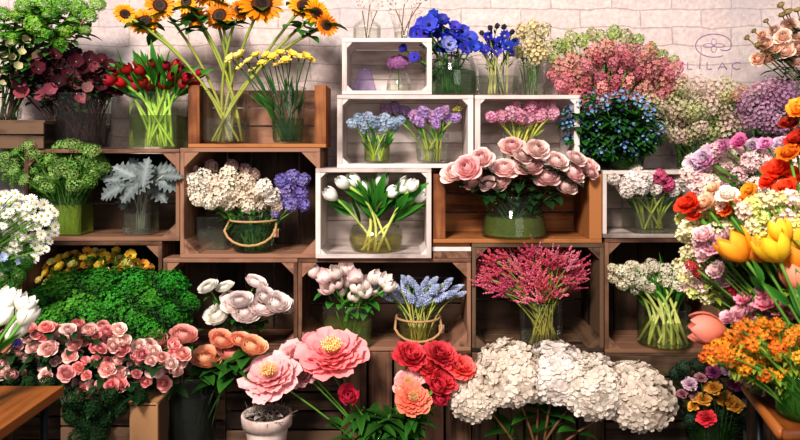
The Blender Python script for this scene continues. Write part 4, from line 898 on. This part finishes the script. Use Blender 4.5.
# yellow filler in crate C
vase('zinc bucket of yellow flowers in the low dark crate', 105, 300, zC, .12, 34, 28, water=0, glass=ZINC, name='flower_bucket')
hs = scatter(70, 38, 249, 158, 284, 5, 'dome')
bunch('yellow_button_flower', 'flower', '* yellow button flower in the low dark crate', 'yellow button flowers', [h + (None, None, None) for h in hs], (105, zC + .02, .12), heads('ybut', g_ray, 3, 8, .6, .45, 55, 35, .15, .6, cup=.4, rows=2, nm='bloom'), [petal_mat('ybut', '#c8982c', '#f6da5c'), petal_mat('ybut2', '#d08a2c', '#f4c256'), petal_mat('ybut3', '#d0bc4c', '#f8ee9a')], spread=18, Y=.1, jitY=.05, face=.5, leaf='oval', nl=6, ll=.05, lw=.025, lm=LEAF, lt=(.6, 1.02))
# curly green foliage
vase('zinc bucket hidden under the curly green foliage', 100, 318, zC, -.0 + .1, 30, 26, water=0, glass=ZINC, name='flower_bucket')
hs = [(58, 286, 27), (98, 280, 25), (136, 284, 27), (172, 282, 22), (36, 300, 22), (76, 299, 28), (118, 300, 28), (156, 298, 28), (188, 301, 16), (52, 314, 24), (96, 316, 26), (138, 315, 28), (174, 313, 22), (70, 330, 22), (116, 331, 24), (154, 329, 22), (30, 322, 16)]
hs = [h + (-.02 - (h[1] - 280) * .0028,) for h in hs]
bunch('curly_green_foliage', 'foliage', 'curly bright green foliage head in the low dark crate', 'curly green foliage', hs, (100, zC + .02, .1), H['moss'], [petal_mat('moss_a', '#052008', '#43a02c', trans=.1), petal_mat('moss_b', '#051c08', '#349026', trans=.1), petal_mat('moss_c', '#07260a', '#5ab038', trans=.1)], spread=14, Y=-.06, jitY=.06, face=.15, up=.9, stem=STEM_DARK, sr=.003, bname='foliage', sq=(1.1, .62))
bunch('trailing_green_sprig', 'foliage', 'fine dark green trailing sprig under the curly foliage', 'trailing sprigs', scatter(16, 58, 318, 160, 350, 9, 'ell'), (100, zC + .02, .05), heads('spray2', g_spray, 2, 9), [petal_mat('trail', '#123010', '#3f6a2c')], spread=12, Y=-.14, face=.3, stem=STEM_DARK, leaf='needle', nl=16, ll=.07, lw=.007, lm=LEAF, lt=(.4, 1))
# pink spray roses
zsc = P(0, 404, -.32).z + .012
vase('zinc bucket hidden under the pink spray roses', 100, 365, zsc, -.2, 34, 28, water=0, glass=ZINC, name='flower_bucket')
SALM = [petal_mat('salmon_rose', '#e88488', '#fcc8c2'), petal_mat('salmon_rose2', '#e0747c', '#f8b4b0'), petal_mat('salmon_rose3', '#eca09a', '#fcdcd4'), petal_mat('salmon_rose4', '#ecb4ac', '#fee8e0')]
hs = [(133, 383, 12), (164, 383, 9), (93, 386, 7), (66, 373, 9), (80, 382, 8), (32, 372, 8), (117, 373, 11), (154, 370, 10), (98, 361, 8), (96, 400, 6), (67, 398, 5)] 
pool = scatter(150, -34, 324, 184, 392, 7.2, 'ell', .3)
hs += [p for p in pool if all((p[0] - a[0]) ** 2 + (p[1] - a[1]) ** 2 > 70 for a in hs) and not (p[1] > 378 and p[0] < 60) and not (p[0] > 125 and p[1] < 345)]
bunch('pink_spray_rose', 'flower', 'salmon pink spray rose behind the empty table', 'salmon pink spray roses', hs, (85, zsc + .02, -.2), ROSE + BUDS[:1], SALM, spread=18, Y=-.34, jitY=.06, sq=(1.15, .88), face=.5, up=.15, stem=STEM_DARK, sr=.002, leaf='oval', nl=5, ll=.06, lw=.032, lm=LEAF_DARK, lt=(.4, .98), bow=.3)
bunch('dark_leafy_sprig', 'foliage', 'dark green leafy sprig under the spray roses', 'dark leafy sprigs under the roses', [(75, 398, 12), (92, 408, 12), (110, 396, 12), (120, 408, 10), (72, 415, 13), (88, 425, 12), (104, 420, 12), (80, 438, 12), (142, 394, 9), (60, 392, 11), (98, 436, 12), (140, 398, 8), (10, 378, 11), (28, 382, 10), (46, 384, 10)], (95, zsc + .02, -.25), H['moss'], [petal_mat('moss_dark', '#051a08', '#1f4a1e', trans=.1)], spread=14, Y=-.38, face=.3, stem=STEM_DARK, leaf='oval', nl=5, ll=.06, lw=.03, lm=LEAF_DARK, lt=(.7, 1.0), bname='foliage')
# pale ranunculus, crate E
RAN = heads('ran', g_ranunculus, 3)
vase('clear vase hidden behind the peach ranunculus', 240, 322, zE, .06, 20, 18, water=.5)
WR = petal_mat('ran_white', '#ece6c8', '#fffcf6'); PRN = [petal_mat('ran_blush', '#ecc0bc', '#fdeeea'), petal_mat('ran_blush2', '#eccaca', '#fef4f0')]
hs = [(208, 287, 10, None, WR, 'white'), (225, 287, 9, None, WR, 'white'), (256, 282, 11), (217, 315, 14, None, WR, 'white'), (240, 300, 12), (246, 312, 15), (263, 307, 14), (277, 303, 14), (285, 306, 12), (265, 296, 11), (232, 305, 12), (228, 297, 8)]
bunch('pale_ranunculus', 'flower', '* ranunculus in the brown crate', 'pale ranunculus', [h if len(h) > 3 else h + (None, None, 'blush pink') for h in hs], (240, zE + .01, .06), RAN, PRN, spread=10, Y=-.02, jitY=.04, sq=(1.2, .8), face=.4, up=.3, sr=.003, leaf='oval', nl=5, ll=.06, lw=.022, lm=LEAF, lt=(.4, .9), center=(H['button'][0], petal_mat('ran_eye', '#a89a2a', '#e0d86a'), (.7, .45)))
# peach ranunculus in a tall vase
vase('tall clear vase with dark stems, bottom row beside the pale crate', 190, 372, 0, -.12, 26, 24, water=.85, wmat=glass_mat('dark_stem_water', '#5f7a6c', haze=.2, hazec='#1c2a24'))
PO = [petal_mat('ran_peach', '#e4825e', '#fac4a4'), petal_mat('ran_peach2', '#e07a62', '#f8b8a0')]
PO2 = petal_mat('ran_peachpink', '#d97a70', '#f6c0b0')
hs = [(150, 343, 17, None, PO2, 'pinkish'), (168, 340, 15, None, PO2, 'pinkish'), (184, 335, 14, None, PO2, 'pinkish'), (206, 358, 15), (222, 340, 13), (232, 353, 15), (253, 346, 14), (241, 340, 11), (162, 362, 9, None, PO2, 'pinkish')]
bunch('peach_ranunculus', 'flower', '* peach ranunculus in the tall dark-stemmed vase', 'peach ranunculus', hs, (190, .03, -.12), RAN, PO, spread=16, Y=-.17, jitY=.04, sq=(1.2, .85), face=.42, up=.3, stem=STEM_DARK, sr=.003, leaf='oval', nl=9, ll=.1, lw=.055, lm=LEAF, lt=(.72, .97), bow=.6)
# ================================================================== bottom centre
def low_stand(label, px, w, z, Y, d=.2):
    X = P(px, 145, Y).x; ww = S(w, Y); m = MB()
    return crate(label, px - w, 145 + (EYE - z) / (D + Y) * F, px + w, 145 + EYE / (D + Y) * F - .5, W_DARK, d, Y=Y, braces='', name='low_crate')
# terracotta pot with dry moss
low_stand('low dark crate under the whitewashed pot', 268, 34, .18, -.32, .26)
t = thing('plant_pot', 'whitewashed terracotta pot with dry twigs under the open peonies', 'pot', (P(267, 145, -.2).x, -.2, .182))
pr = S(25, -.2); h = P(0, 413, -.2).z - .182
m = MB(); m.lathe([(.001, 0), (pr * .62, 0), (pr * .66, .004), (pr * .86, h * .78), (pr * .86, h * .8)], 28); TER = plain('whitewashed_terracotta', '#c9aea4', .85, .2, 18, c2='#e0d0c8'); obj('body', m.mesh('body'), TER, t)
m = MB(); m.lathe([(pr * .84, h * .76), (pr, h * .77), (pr * 1.02, h * .98), (pr, h), (pr * .9, h), (pr * .88, h * .8)], 28); obj('rim', m.mesh('rim'), TER, t)
m = MB(); m.lathe([(.001, h * .93), (pr * .6, h * .92), (pr * .9, h * .86)], 20); obj('soil', m.mesh('soil'), plain('dry_soil', '#3a2c22', .95, .3, 60), t)
o = MB()
for i in range(150):
    q = R.uniform(0, 2 * PI); k = math.sqrt(R.random()) * pr * .95; a = Vector((k * math.cos(q), k * math.sin(q), h * .9)); d = Vector((R.uniform(-1, 1), R.uniform(-1, 1), R.uniform(.2, 1.2))).normalized() * R.uniform(.03, .065)
    o.tube([a, a + d * .5 + Vector((0, 0, .008)), a + d], .0014, 3, R.random(), R.random())
tw = obj('dry_twigs', o.mesh('dry_twigs'), petal_mat('twigs', '#5a5048', '#b5aba0', trans=0), t); tw['kind'] = 'stuff'
for q in range(5):
    m = MB(); a = R.uniform(PI, 2 * PI); m.leaf((math.cos(a) * pr * .4, math.sin(a) * pr * .4, h * .98), (math.cos(a), math.sin(a), .7), .06, .03, bend=.5); obj('dry_leaf', m.mesh('dry_leaf'), petal_mat('dryleaf', '#8a8480', '#c4beb8', trans=0), t)
# peonies
PEO = heads('peony', g_peony, 3); STA = (heads('stamens', g_stamens, 1)[0], petal_mat('stamen', '#e0963a', '#fde6a4', trans=0), (1.2, .34))
POPEN = [g_peony(((12, 1.15, .78, 92, 70), (13, 1.05, .7, 84, 52), (12, .85, .55, 76, 38), (9, .6, .4, 66, 30))) for _ in range(2)]
low_stand('low dark crate under the glass bucket of peonies', 382, 34, .12, -.28, .24)
vase('dark glass bucket holding the pink peonies', 382, 428, .122, -.18, 26, 22, water=.6, glass=GLASS_G, wmat=WATER_GD, name='flower_bucket')
PPK = petal_mat('peony_pink', '#e0687e', '#fccccc'); PCO = petal_mat('peony_coral', '#d84460', '#faacaa'); PCD = petal_mat('peony_coral_dark', '#a81f34', '#e8646a'); PBUD = petal_mat('peony_bud', '#a01f34', '#dc4458')
bunch('open_peony', 'flower', '* open peony with golden stamens over the whitewashed pot', 'open peonies', [(270, 374, 33, -.24, PPK, 'light pink'), (332, 351, 34, -.2, PCO, 'coral pink')], (382, .15, -.18), POPEN, [PPK], face=.5, up=.3, sq=(1.12, .9), center=STA, sr=.004, leaf='oval', nl=3, ll=.1, lw=.04, lm=LEAF, lt=(.35, .6), bow=.4)
bunch('double_peony', 'flower', '* double peony between the two open ones', 'double pink peonies', [(296, 356, 20, -.14, PPK, 'light pink'), (302, 372, 17, -.16, PPK, 'light pink'), (315, 345, 17, -.12, PCO, 'coral pink')], (382, .15, -.18), PEO, [PPK], face=.6, sr=.004, bow=.4)
bunch('peony_bud', 'flower', 'round coral red peony bud below the coral open peony', None, [(349, 396, 12, -.24)], (382, .15, -.18), BUDS, [PBUD], face=.5, sr=.004, leaf='oval', nl=2, ll=.09, lw=.035, lm=LEAF, lt=(.3, .7), bow=.5)
hs = [(411, 354, 19), (441, 353, 17), (462, 366, 16), (441, 380, 17), (429, 366, 14)]
CR = [petal_mat('ran_coral', '#c4243c', '#f87478'), petal_mat('ran_red', '#b81c30', '#f4585c')]
bunch('coral_red_peony', 'flower', 'double coral red peony beside the white hydrangea', 'coral red peonies', hs, (385, .15, -.18), PEO[:2] + RAN[:1], CR, spread=10, Y=-.2, jitY=.03, sq=(1.18, .85), face=.5, up=.15, sr=.004, leaf='oval', nl=4, ll=.1, lw=.035, lm=LEAF, lt=(.3, .75), bow=.5)
PYK = petal_mat('peony_peachpink', '#e0806c', '#f8c8c0'); PYC = petal_mat('peony_coralyellow', '#d8503c', '#f49a7c')
bunch('golden_centred_peony', 'flower', '* peony with a golden centre among the coral ones', 'golden-centred peonies', [(408, 382, 17, -.22, PYK, 'pale pink'), (413, 398, 19, -.27, PYC, 'coral')], (385, .15, -.18), POPEN, [PYK], face=.6, center=STA, sr=.004, leaf='oval', nl=3, ll=.09, lw=.035, lm=LEAF, lt=(.3, .7), bow=.5)
bunch('peony_bud', 'flower', '* round red peony bud near the white hydrangea', 'red peony buds', [(441, 399, 10, -.24), (438, 386, 9, -.26)], (385, .15, -.18), BUDS, [PBUD], face=.5, sr=.004, bow=.5)
bunch('peony_leaf_spray', 'foliage', 'upright green leaf spray under the peonies', 'green leaf sprays under the peonies', [(365, 412, 8), (378, 418, 8), (392, 412, 8), (402, 420, 8), (415, 420, 8), (355, 408, 7), (425, 414, 7)], (385, .15, -.18), heads('spray3', g_spray, 2, 4), [LEAF], spread=14, Y=-.24, face=.2, leaf='oval', nl=14, ll=.11, lw=.035, lm=LEAF, lt=(.3, 1), bow=.6, sr=.003)
# hydrangeas
low_stand('low dark crate under the hydrangea bucket', 535, 34, .1, -.28, .24)
vase('dark glass bucket of white hydrangeas', 535, 436, .102, -.18, 28, 24, water=.6, glass=GLASS_G, wmat=WATER_GD, name='flower_bucket')
HYD = heads('hyd', g_hydrangea, 3, 260)
WH = [petal_mat('hyd_white', '#bfae9e', '#efe5da', trans=.2, var=.05), petal_mat('hyd_cream', '#bfae98', '#ece0d2', trans=.2, var=.05), petal_mat('hyd_white2', '#beb0a6', '#f2e9e2', trans=.2, var=.05)]
bunch('white_hydrangea', 'flower', 'creamy white hydrangea head in the bottom row', 'white hydrangeas', [(471, 393, 29), (508, 370, 37), (556, 369, 35), (594, 384, 39), (638, 393, 40), (538, 378, 26, -.15)], (535, .13, -.18), HYD, WH, spread=10, Y=-.2, jitY=.03, sq=(1.15, .84), face=.5, stem=STEM_BROWN, sr=.0055, leaf='oval', nl=3, ll=.12, lw=.07, lm=LEAF, lt=(.4, .85), bow=.5)
# carnations
low_stand('low dark crate under the carnation vase', 712, 34, .1, -.2, .22)
vase('dark glass vase of mixed carnations', 712, 414, .102, -.1, 24, 22, water=.7, glass=GLASS_G, wmat=WATER_GD)
CAR = heads('carn', g_peony, 3, ((13, 1.0, .55, 90, 72), (13, .9, .5, 74, 48), (12, .75, .45, 52, 24), (10, .6, .4, 28, 4)), .07, .2)
CY = petal_mat('carn_yellow', '#d88a24', '#f8c05a'); CRD = petal_mat('carn_red', '#b81c1c', '#f0544c'); CPU = petal_mat('carn_purple', '#6a1f52', '#b8609a'); CPW = petal_mat('carn_white', '#a04a84', '#ead0de'); CDR = petal_mat('carn_dusty', '#7a3f52', '#c08a94')
hs = [(713, 387, 9, None, CY, 'golden'), (703, 398, 9, None, CY, 'golden'), (693, 405, 7, None, CY, 'golden'), (727, 398, 10, None, CY, 'golden'), (735, 404, 9, None, CY, 'golden'), (706, 417, 10, None, CRD, 'red'), (713, 371, 8, None, CPU, 'purple'), (734, 384, 8, None, CPU, 'purple'), (690, 383, 8, None, CPW, 'white-edged purple'), (728, 369, 8, None, CPW, 'white-edged purple'), (701, 377, 6, None, CDR, 'dusty pink'), (682, 393, 6, None, CDR, 'dusty pink'), (695, 395, 6, None, CDR, 'dusty pink')]
bunch('carnation', 'flower', '* carnation in the dark glass vase', 'mixed carnations', hs, (712, .12, -.1), CAR, [CY], spread=10, Y=-.16, jitY=.03, sq=(1.15, .85), face=.5, sr=.0025, stem=STEM_DARK, leaf='needle', nl=7, ll=.07, lw=.01, lm=LEAF_DARK, lt=(.4, .98), bow=.4)
bunch('carnation_foliage', 'foliage', 'dark green spiky sprig among the carnations', 'sprigs among the carnations', [(676, 372, 9), (684, 366, 9), (698, 364, 9), (745, 392, 9), (742, 412, 10), (722, 414, 9), (690, 418, 9), (676, 404, 8), (745, 424, 9), (705, 432, 10)], (712, .12, -.1), H['moss'], [petal_mat('moss_grey', '#0d2416', '#3a5a40', trans=.1)], spread=10, Y=-.1, face=.3, stem=STEM_DARK, leaf='needle', nl=9, ll=.08, lw=.01, lm=LEAF, lt=(.5, 1), bname='foliage')
# ================================================================== right: the big display on the table
OFF = 'vases on the table at right'
zt = TZ + .001
crate('tall dark stand at the right edge behind the table', 800, 250, 930, 581, W_DARK, .34, Y=-.62, braces='', front=('h', 6), name='plant_stand')
zr = P(0, 250, -.62).z
vase('clear vase of pink stocks at the right edge', 835, 205, zr, -.42, 22, 18, water=.5)
LST = [petal_mat('pink_stock', '#d8a0a4', '#fce0de'), petal_mat('pink_stock2', '#dcb0a4', '#fce8e0')]
hs = scatter(40, 690, 146, 800, 204, 11.5, 'ell')
bunch('pink_white_stock', 'flower', 'pink-white stock behind the red tulips', 'pink-white stocks', hs, (835, zr + .01, -.42), ST, LST, spread=12, Y=-.42, jitY=.06, face=.4, sr=.003, leaf='oval', nl=3, ll=.06, lw=.02, lm=LEAF, lt=(.5, .95), bow=.35)
RUF = heads('ruffle', g_peony, 2, ((8, 1.1, .9, 75, 40), (8, .9, .7, 55, 10), (7, .7, .5, 35, -10)), .1)
LIL = petal_mat('pea_lilac', '#c9a0c4', '#f0dcea'); HOT = petal_mat('pea_hot', '#b03a78', '#e88ab8'); HPK = petal_mat('pea_pink', '#d070a8', '#f2b0d4')
hs = [(694, 165, 11, None, LIL, 'pale lilac'), (703, 158, 11, None, LIL, 'pale lilac'), (714, 153, 11, None, HPK, 'bright pink'), (722, 146, 9, None, HPK, 'bright pink'), (706, 162, 8, None, HPK, 'bright pink'), (739, 141, 9, None, HOT, 'magenta'), (752, 146, 8, None, LIL, 'pale lilac'), (765, 144, 8, None, HPK, 'bright pink'), (780, 143, 9, None, LIL, 'pale lilac')]
bunch('ruffled_sweet_pea', 'flower', '* ruffled sweet pea above the pink-white stocks', 'ruffled sweet peas', hs, (835, zr + .01, -.42), RUF, [LIL], spread=10, Y=-.46, sq=(1.3, .95), face=.5, sr=.0025, leaf='oval', nl=2, ll=.05, lw=.025, lm=LEAF, lt=(.5, .9), bow=.35)
vase('clear vase of red and apricot flowers on the table edge', 842, 318, zt, -1.02, 26, 22, water=.5)
vase('clear vase of yellow and orange tulips on the table', 838, 352, zt, -1.1, 22, 20, water=.5)
POP = heads('poppy', g_peony, 3, ((7, 1.15, 1.05, 85, 40), (6, .95, .85, 60, 15), (5, .6, .5, 40, 0)), .1)
PRD = petal_mat('parrot_red', '#c01a0c', '#f2502c'); PRO = petal_mat('parrot_orange', '#d0480c', '#f78a2c'); PAP = petal_mat('apricot', '#e0905a', '#f8d8b8'); PDK = petal_mat('parrot_dark', '#7a1c0c', '#c44a24'); IV = petal_mat('ivory_pk', '#e0c0a8', '#faeee2'); OYE = petal_mat('orange_yellow', '#d87a10', '#f8b43c')
hs = [(798, 108, 13, None, OYE, 'yellow-orange'), (789, 122, 11, None, PDK, 'dark rust'), (798, 138, 14, None, PDK, 'dark rust'), (788, 152, 12, None, PRO, 'orange'), (777, 168, 16, None, PRD, 'scarlet'), (795, 175, 15, None, PRD, 'scarlet'), (768, 181, 11, None, PRD, 'scarlet'), (786, 186, 12, None, PRD, 'scarlet'), (687, 203, 13, None, PRD, 'scarlet'), (703, 203, 14, None, PAP, 'apricot'), (727, 194, 12, None, IV, 'ivory'), (739, 204, 12, None, PRO, 'orange'), (712, 188, 9, None, PAP, 'apricot'), (748, 190, 10, None, OYE, 'yellow-orange'), (797, 200, 12, None, LST[0], 'pale pink'), (695, 214, 8, None, PRD, 'scarlet'), (725, 209, 9, None, PRO, 'orange')]
bunch('parrot_tulip', 'flower', '* ruffled parrot tulip in the big display', 'ruffled parrot tulips', hs, (842, zt + .01, -1.02), POP, [PRD], spread=10, Y=-.85, jitY=.06, face=.5, sq=(1.15, .95), sr=.0035, stem=STEM, leaf='blade', nl=1, ll=.07, lw=.022, lm=LEAF_BRIGHT, lt=(.6, .9), bow=.4)
YG = [petal_mat('snap_lime', '#9aac34', '#ecee9c'), petal_mat('snap_cream', '#c0b868', '#faf4cc'), petal_mat('snap_pale', '#b0b454', '#f4e6ac'), petal_mat('snap_blush', '#d8a8a0', '#fae4d8')]
SNAP = heads('snap', g_cluster, 3, 20, .75, .9, .45, 4, -1, .7, .8, .4, (.3, 1), round_=True)
hs = scatter(84, 680, 198, 816, 256, 8.2, 'ell')
hs = [h for h in hs if h[1] > 206 or h[0] > 748]
bunch('lime_snapdragon', 'flower', 'lime and cream snapdragon above the yellow tulips', 'lime snapdragons', hs, (842, zt + .01, -1.02), SNAP, YG, spread=12, Y=-.8, jitY=.06, face=.4, sr=.003, leaf='oval', nl=2, ll=.05, lw=.018, lm=LEAF_YEL, lt=(.6, .95), bow=.4)
bunch('cream_snapdragon', 'flower', 'cream snapdragon between the scarlet and yellow tulips', 'cream snapdragons', scatter(26, 742, 196, 812, 236, 9, 'ell'), (842, zt + .01, -1.02), SNAP, YG, spread=12, Y=-.97, jitY=.03, face=.4, sr=.003, leaf='oval', nl=2, ll=.04, lw=.016, lm=LEAF_YEL, lt=(.6, .95), bow=.4)
hs = [(703, 234, 13), (712, 246, 13), (704, 254, 11), (720, 258, 12), (716, 270, 12), (727, 280, 12), (722, 236, 11), (700, 243, 9), (742, 272, 11), (750, 284, 11), (762, 278, 10)]
bunch('pale_pink_snapdragon', 'flower', 'pale pink snapdragon beside the yellow tulips', 'pale pink snapdragons', hs, (838, zt + .01, -1.0), RUF, [petal_mat('snap_pink', '#c87a94', '#f4ccd6'), petal_mat('snap_pink2', '#d090a0', '#f8dcdc')], spread=8, Y=-.85, face=.5, sr=.0025, bow=.4)
hs = scatter(46, 678, 240, 760, 302, 7.2, 'ell')
bunch('lime_snapdragon_bud', 'flower', 'small lime cream bud cluster under the yellow tulips', 'lime cream bud clusters', hs, (838, zt + .01, -.95), SNAP, YG, spread=8, Y=-.76, jitY=.03, face=.4, sr=.002, leaf='oval', nl=2, ll=.04, lw=.015, lm=LEAF_YEL, lt=(.7, .95), bow=.4)
bunch('crimson_stock', 'flower', 'crimson stock floret cluster beside the cream stocks', 'crimson stocks', [(691, 266, 7), (697, 272, 6.5), (734, 291, 9), (746, 294, 7)], (838, zt + .01, -.95), ST, [petal_mat('crimson', '#8a0c24', '#d02a48')], spread=6, Y=-.84, face=.45, sr=.0025, bow=.4)
TO = [petal_mat('tulip_yellow', '#c8700c', '#f4c434', var=.2), petal_mat('tulip_yor', '#b8480c', '#f4ac2c', var=.2)]
TOO = petal_mat('tulip_orange', '#c8481c', '#f0923c'); TPK = petal_mat('tulip_pinkorange', '#d87a3c', '#f09a84')
hs = [(736, 248, 17, None, TO[1], 'yellow-orange'), (755, 250, 15, None, TOO, 'orange'), (774, 248, 17, None, TO[0], 'yellow'), (793, 239, 17, None, TO[0], 'yellow'), (799, 260, 18, None, TO[1], 'yellow-orange'), (795, 278, 15, None, TPK, 'pinkish orange'), (780, 232, 14, None, TO[0], 'yellow')]
bunch('yellow_tulip', 'flower', '* tulip in the big display', 'yellow and orange tulips', hs, (838, zt + .01, -1.1), TUL, TO, spread=8, Y=-1.0, jitY=.05, face=.1, sr=.004, stem=STEM, leaf='blade', nl=1, ll=.1, lw=.025, lm=LEAF_BRIGHT, lt=(.6, .9), bow=.42, sq=(1.15, .95))
bunch('drooping_tulip', 'flower', 'pink-orange tulip drooping out over the table corner', None, [(708, 329, 18, -1.05, TPK)], (838, zt + .01, -1.1), TUL[:1], [TPK], spread=2, sq=(1.0, 1.2), face=.0, sr=.0042, stem=petal_mat('tulip_droop_stem', '#7d9a4a', '#a0b45a', trans=0), bow=.95)
bunch('pink_stock', 'flower', 'bright pink stock under the yellow tulips', 'bright pink stocks', [(740, 312, 13), (752, 305, 13), (766, 302, 13), (780, 306, 14), (792, 312, 14), (758, 317, 12), (775, 316, 12), (798, 300, 12), (728, 318, 10), (764, 292, 11), (782, 294, 12), (797, 288, 11), (744, 298, 10)], (838, zt + .01, -1.08), RUF, [petal_mat('pinkst', '#d0607c', '#f8b0c2'), petal_mat('pinkst2', '#d86a8a', '#fac8d4')], spread=8, Y=-.92, face=.5, sr=.0025, leaf='oval', nl=4, ll=.06, lw=.022, lm=LEAF_DARK, lt=(.5, .95), bow=.4)
# orange wallflowers in the green vase on the table
vase('green glass vase of orange wallflowers at the table edge', 800, 372, zt, -1.12, 24, 22, water=.65, glass=glass_mat('bright_green_glass', '#b4dc86', haze=.08, hazec='#3f7a24'), wmat=glass_mat('bright_green_water', '#a4d070', haze=.12, hazec='#2f6a1c'))
ORM = [petal_mat('wall_orange', '#c85a0c', '#f6a02c'), petal_mat('wall_orange2', '#d0700c', '#f8b840'), petal_mat('wall_deep', '#b8440c', '#f0842c')]
hs = scatter(46, 718, 322, 812, 376, 7.5, 'ell') + [(709, 350, 7), (703, 357, 6), (715, 343, 6), (712, 360, 6)]
bunch('orange_wallflower', 'flower', 'orange wallflower cluster above the green vase', 'orange wallflowers', hs, (800, zt + .01, -1.12), heads('wallfl', g_cluster, 3, 22, .9, .8, .4, 4, -.6, .4), ORM, spread=14, Y=-1.12, jitY=.06, face=.5, sr=.0024, leaf='oval', nl=3, ll=.035, lw=.012, lm=LEAF_YEL, lt=(.5, 1), bow=.6)
bunch('orange_foliage', 'foliage', 'loose yellow-green leaf sprig among the orange wallflowers', 'yellow-green leaf sprigs', [(725, 335, 9), (740, 328, 9), (760, 322, 9), (780, 326, 9), (735, 362, 9), (758, 372, 9), (784, 374, 9), (796, 330, 9), (770, 348, 9), (748, 350, 8), (796, 360, 9)], (800, zt + .01, -1.12), H['moss'], [petal_mat('moss_yellow', '#2f4a10', '#8fa03a', trans=.15)], spread=10, Y=-1.06, face=.3, leaf='oval', nl=8, ll=.06, lw=.018, lm=LEAF_YEL, lt=(.6, 1), bname='foliage')
hs = [(738, 372, 10), (748, 377, 10), (757, 370, 9), (744, 364, 9), (755, 381, 8)]
vase('small clear glass of beige blooms at the back of the table', 758, 386, zt, -.98, 8, 7, water=.5)
bunch('beige_carnation', 'flower', 'pinkish beige carnation at the back of the table', 'beige carnations', hs, (758, zt + .01, -.98), CAR, [petal_mat('beige_carn', '#b08a6a', '#e6c8ae')], spread=3, Y=-1.0, jitY=.02, face=.5, sr=.002, bow=.4)

# ================================================================== light and camera
w = bpy.data.worlds.new('World'); sc.world = w; w.use_nodes = True
bg = w.node_tree.nodes['Background']; bg.inputs[0].default_value = lin('#dfe4ee'); bg.inputs[1].default_value = .27
def area(name, loc, to, size, energy, col, sy=None):
    l = bpy.data.lights.new(name, 'AREA'); l.energy = energy; l.size = size; l.color = lin(col)[:3]
    if sy: l.shape = 'RECTANGLE'; l.size_y = sy
    o = bpy.data.objects.new(name, l); COL.objects.link(o); o.location = loc
    o.rotation_euler = (Vector(to) - Vector(loc)).to_track_quat('-Z', 'Y').to_euler(); return o
area('window_light', (-1.5, -4.6, 4.4), (.2, 0, .9), 1.2, 540, '#fff3ea')
area('front_fill_light', (1.2, -4.2, 2.2), (0, 0, .9), 2.2, 50, '#fdf2ee')  # added fill from the camera side, not a lamp of the shop
cam = bpy.data.cameras.new('camera'); co = bpy.data.objects.new('camera', cam); COL.objects.link(co); sc.camera = co
co.location = (0, -D, EYE); co.rotation_euler = (PI / 2, 0, 0)
cam.sensor_width = 36; cam.lens = F / 800 * 36; cam.shift_y = -(220 - HY) / 800
cam.clip_start = .05; cam.dof.use_dof = True; cam.dof.focus_distance = D - .05; cam.dof.aperture_fstop = 4.0
sc.cycles.transparent_max_bounces = 24; sc.cycles.max_bounces = 8
sc.view_settings.view_transform = 'Standard'; sc.view_settings.look = 'Medium High Contrast'; sc.view_settings.exposure = -.05
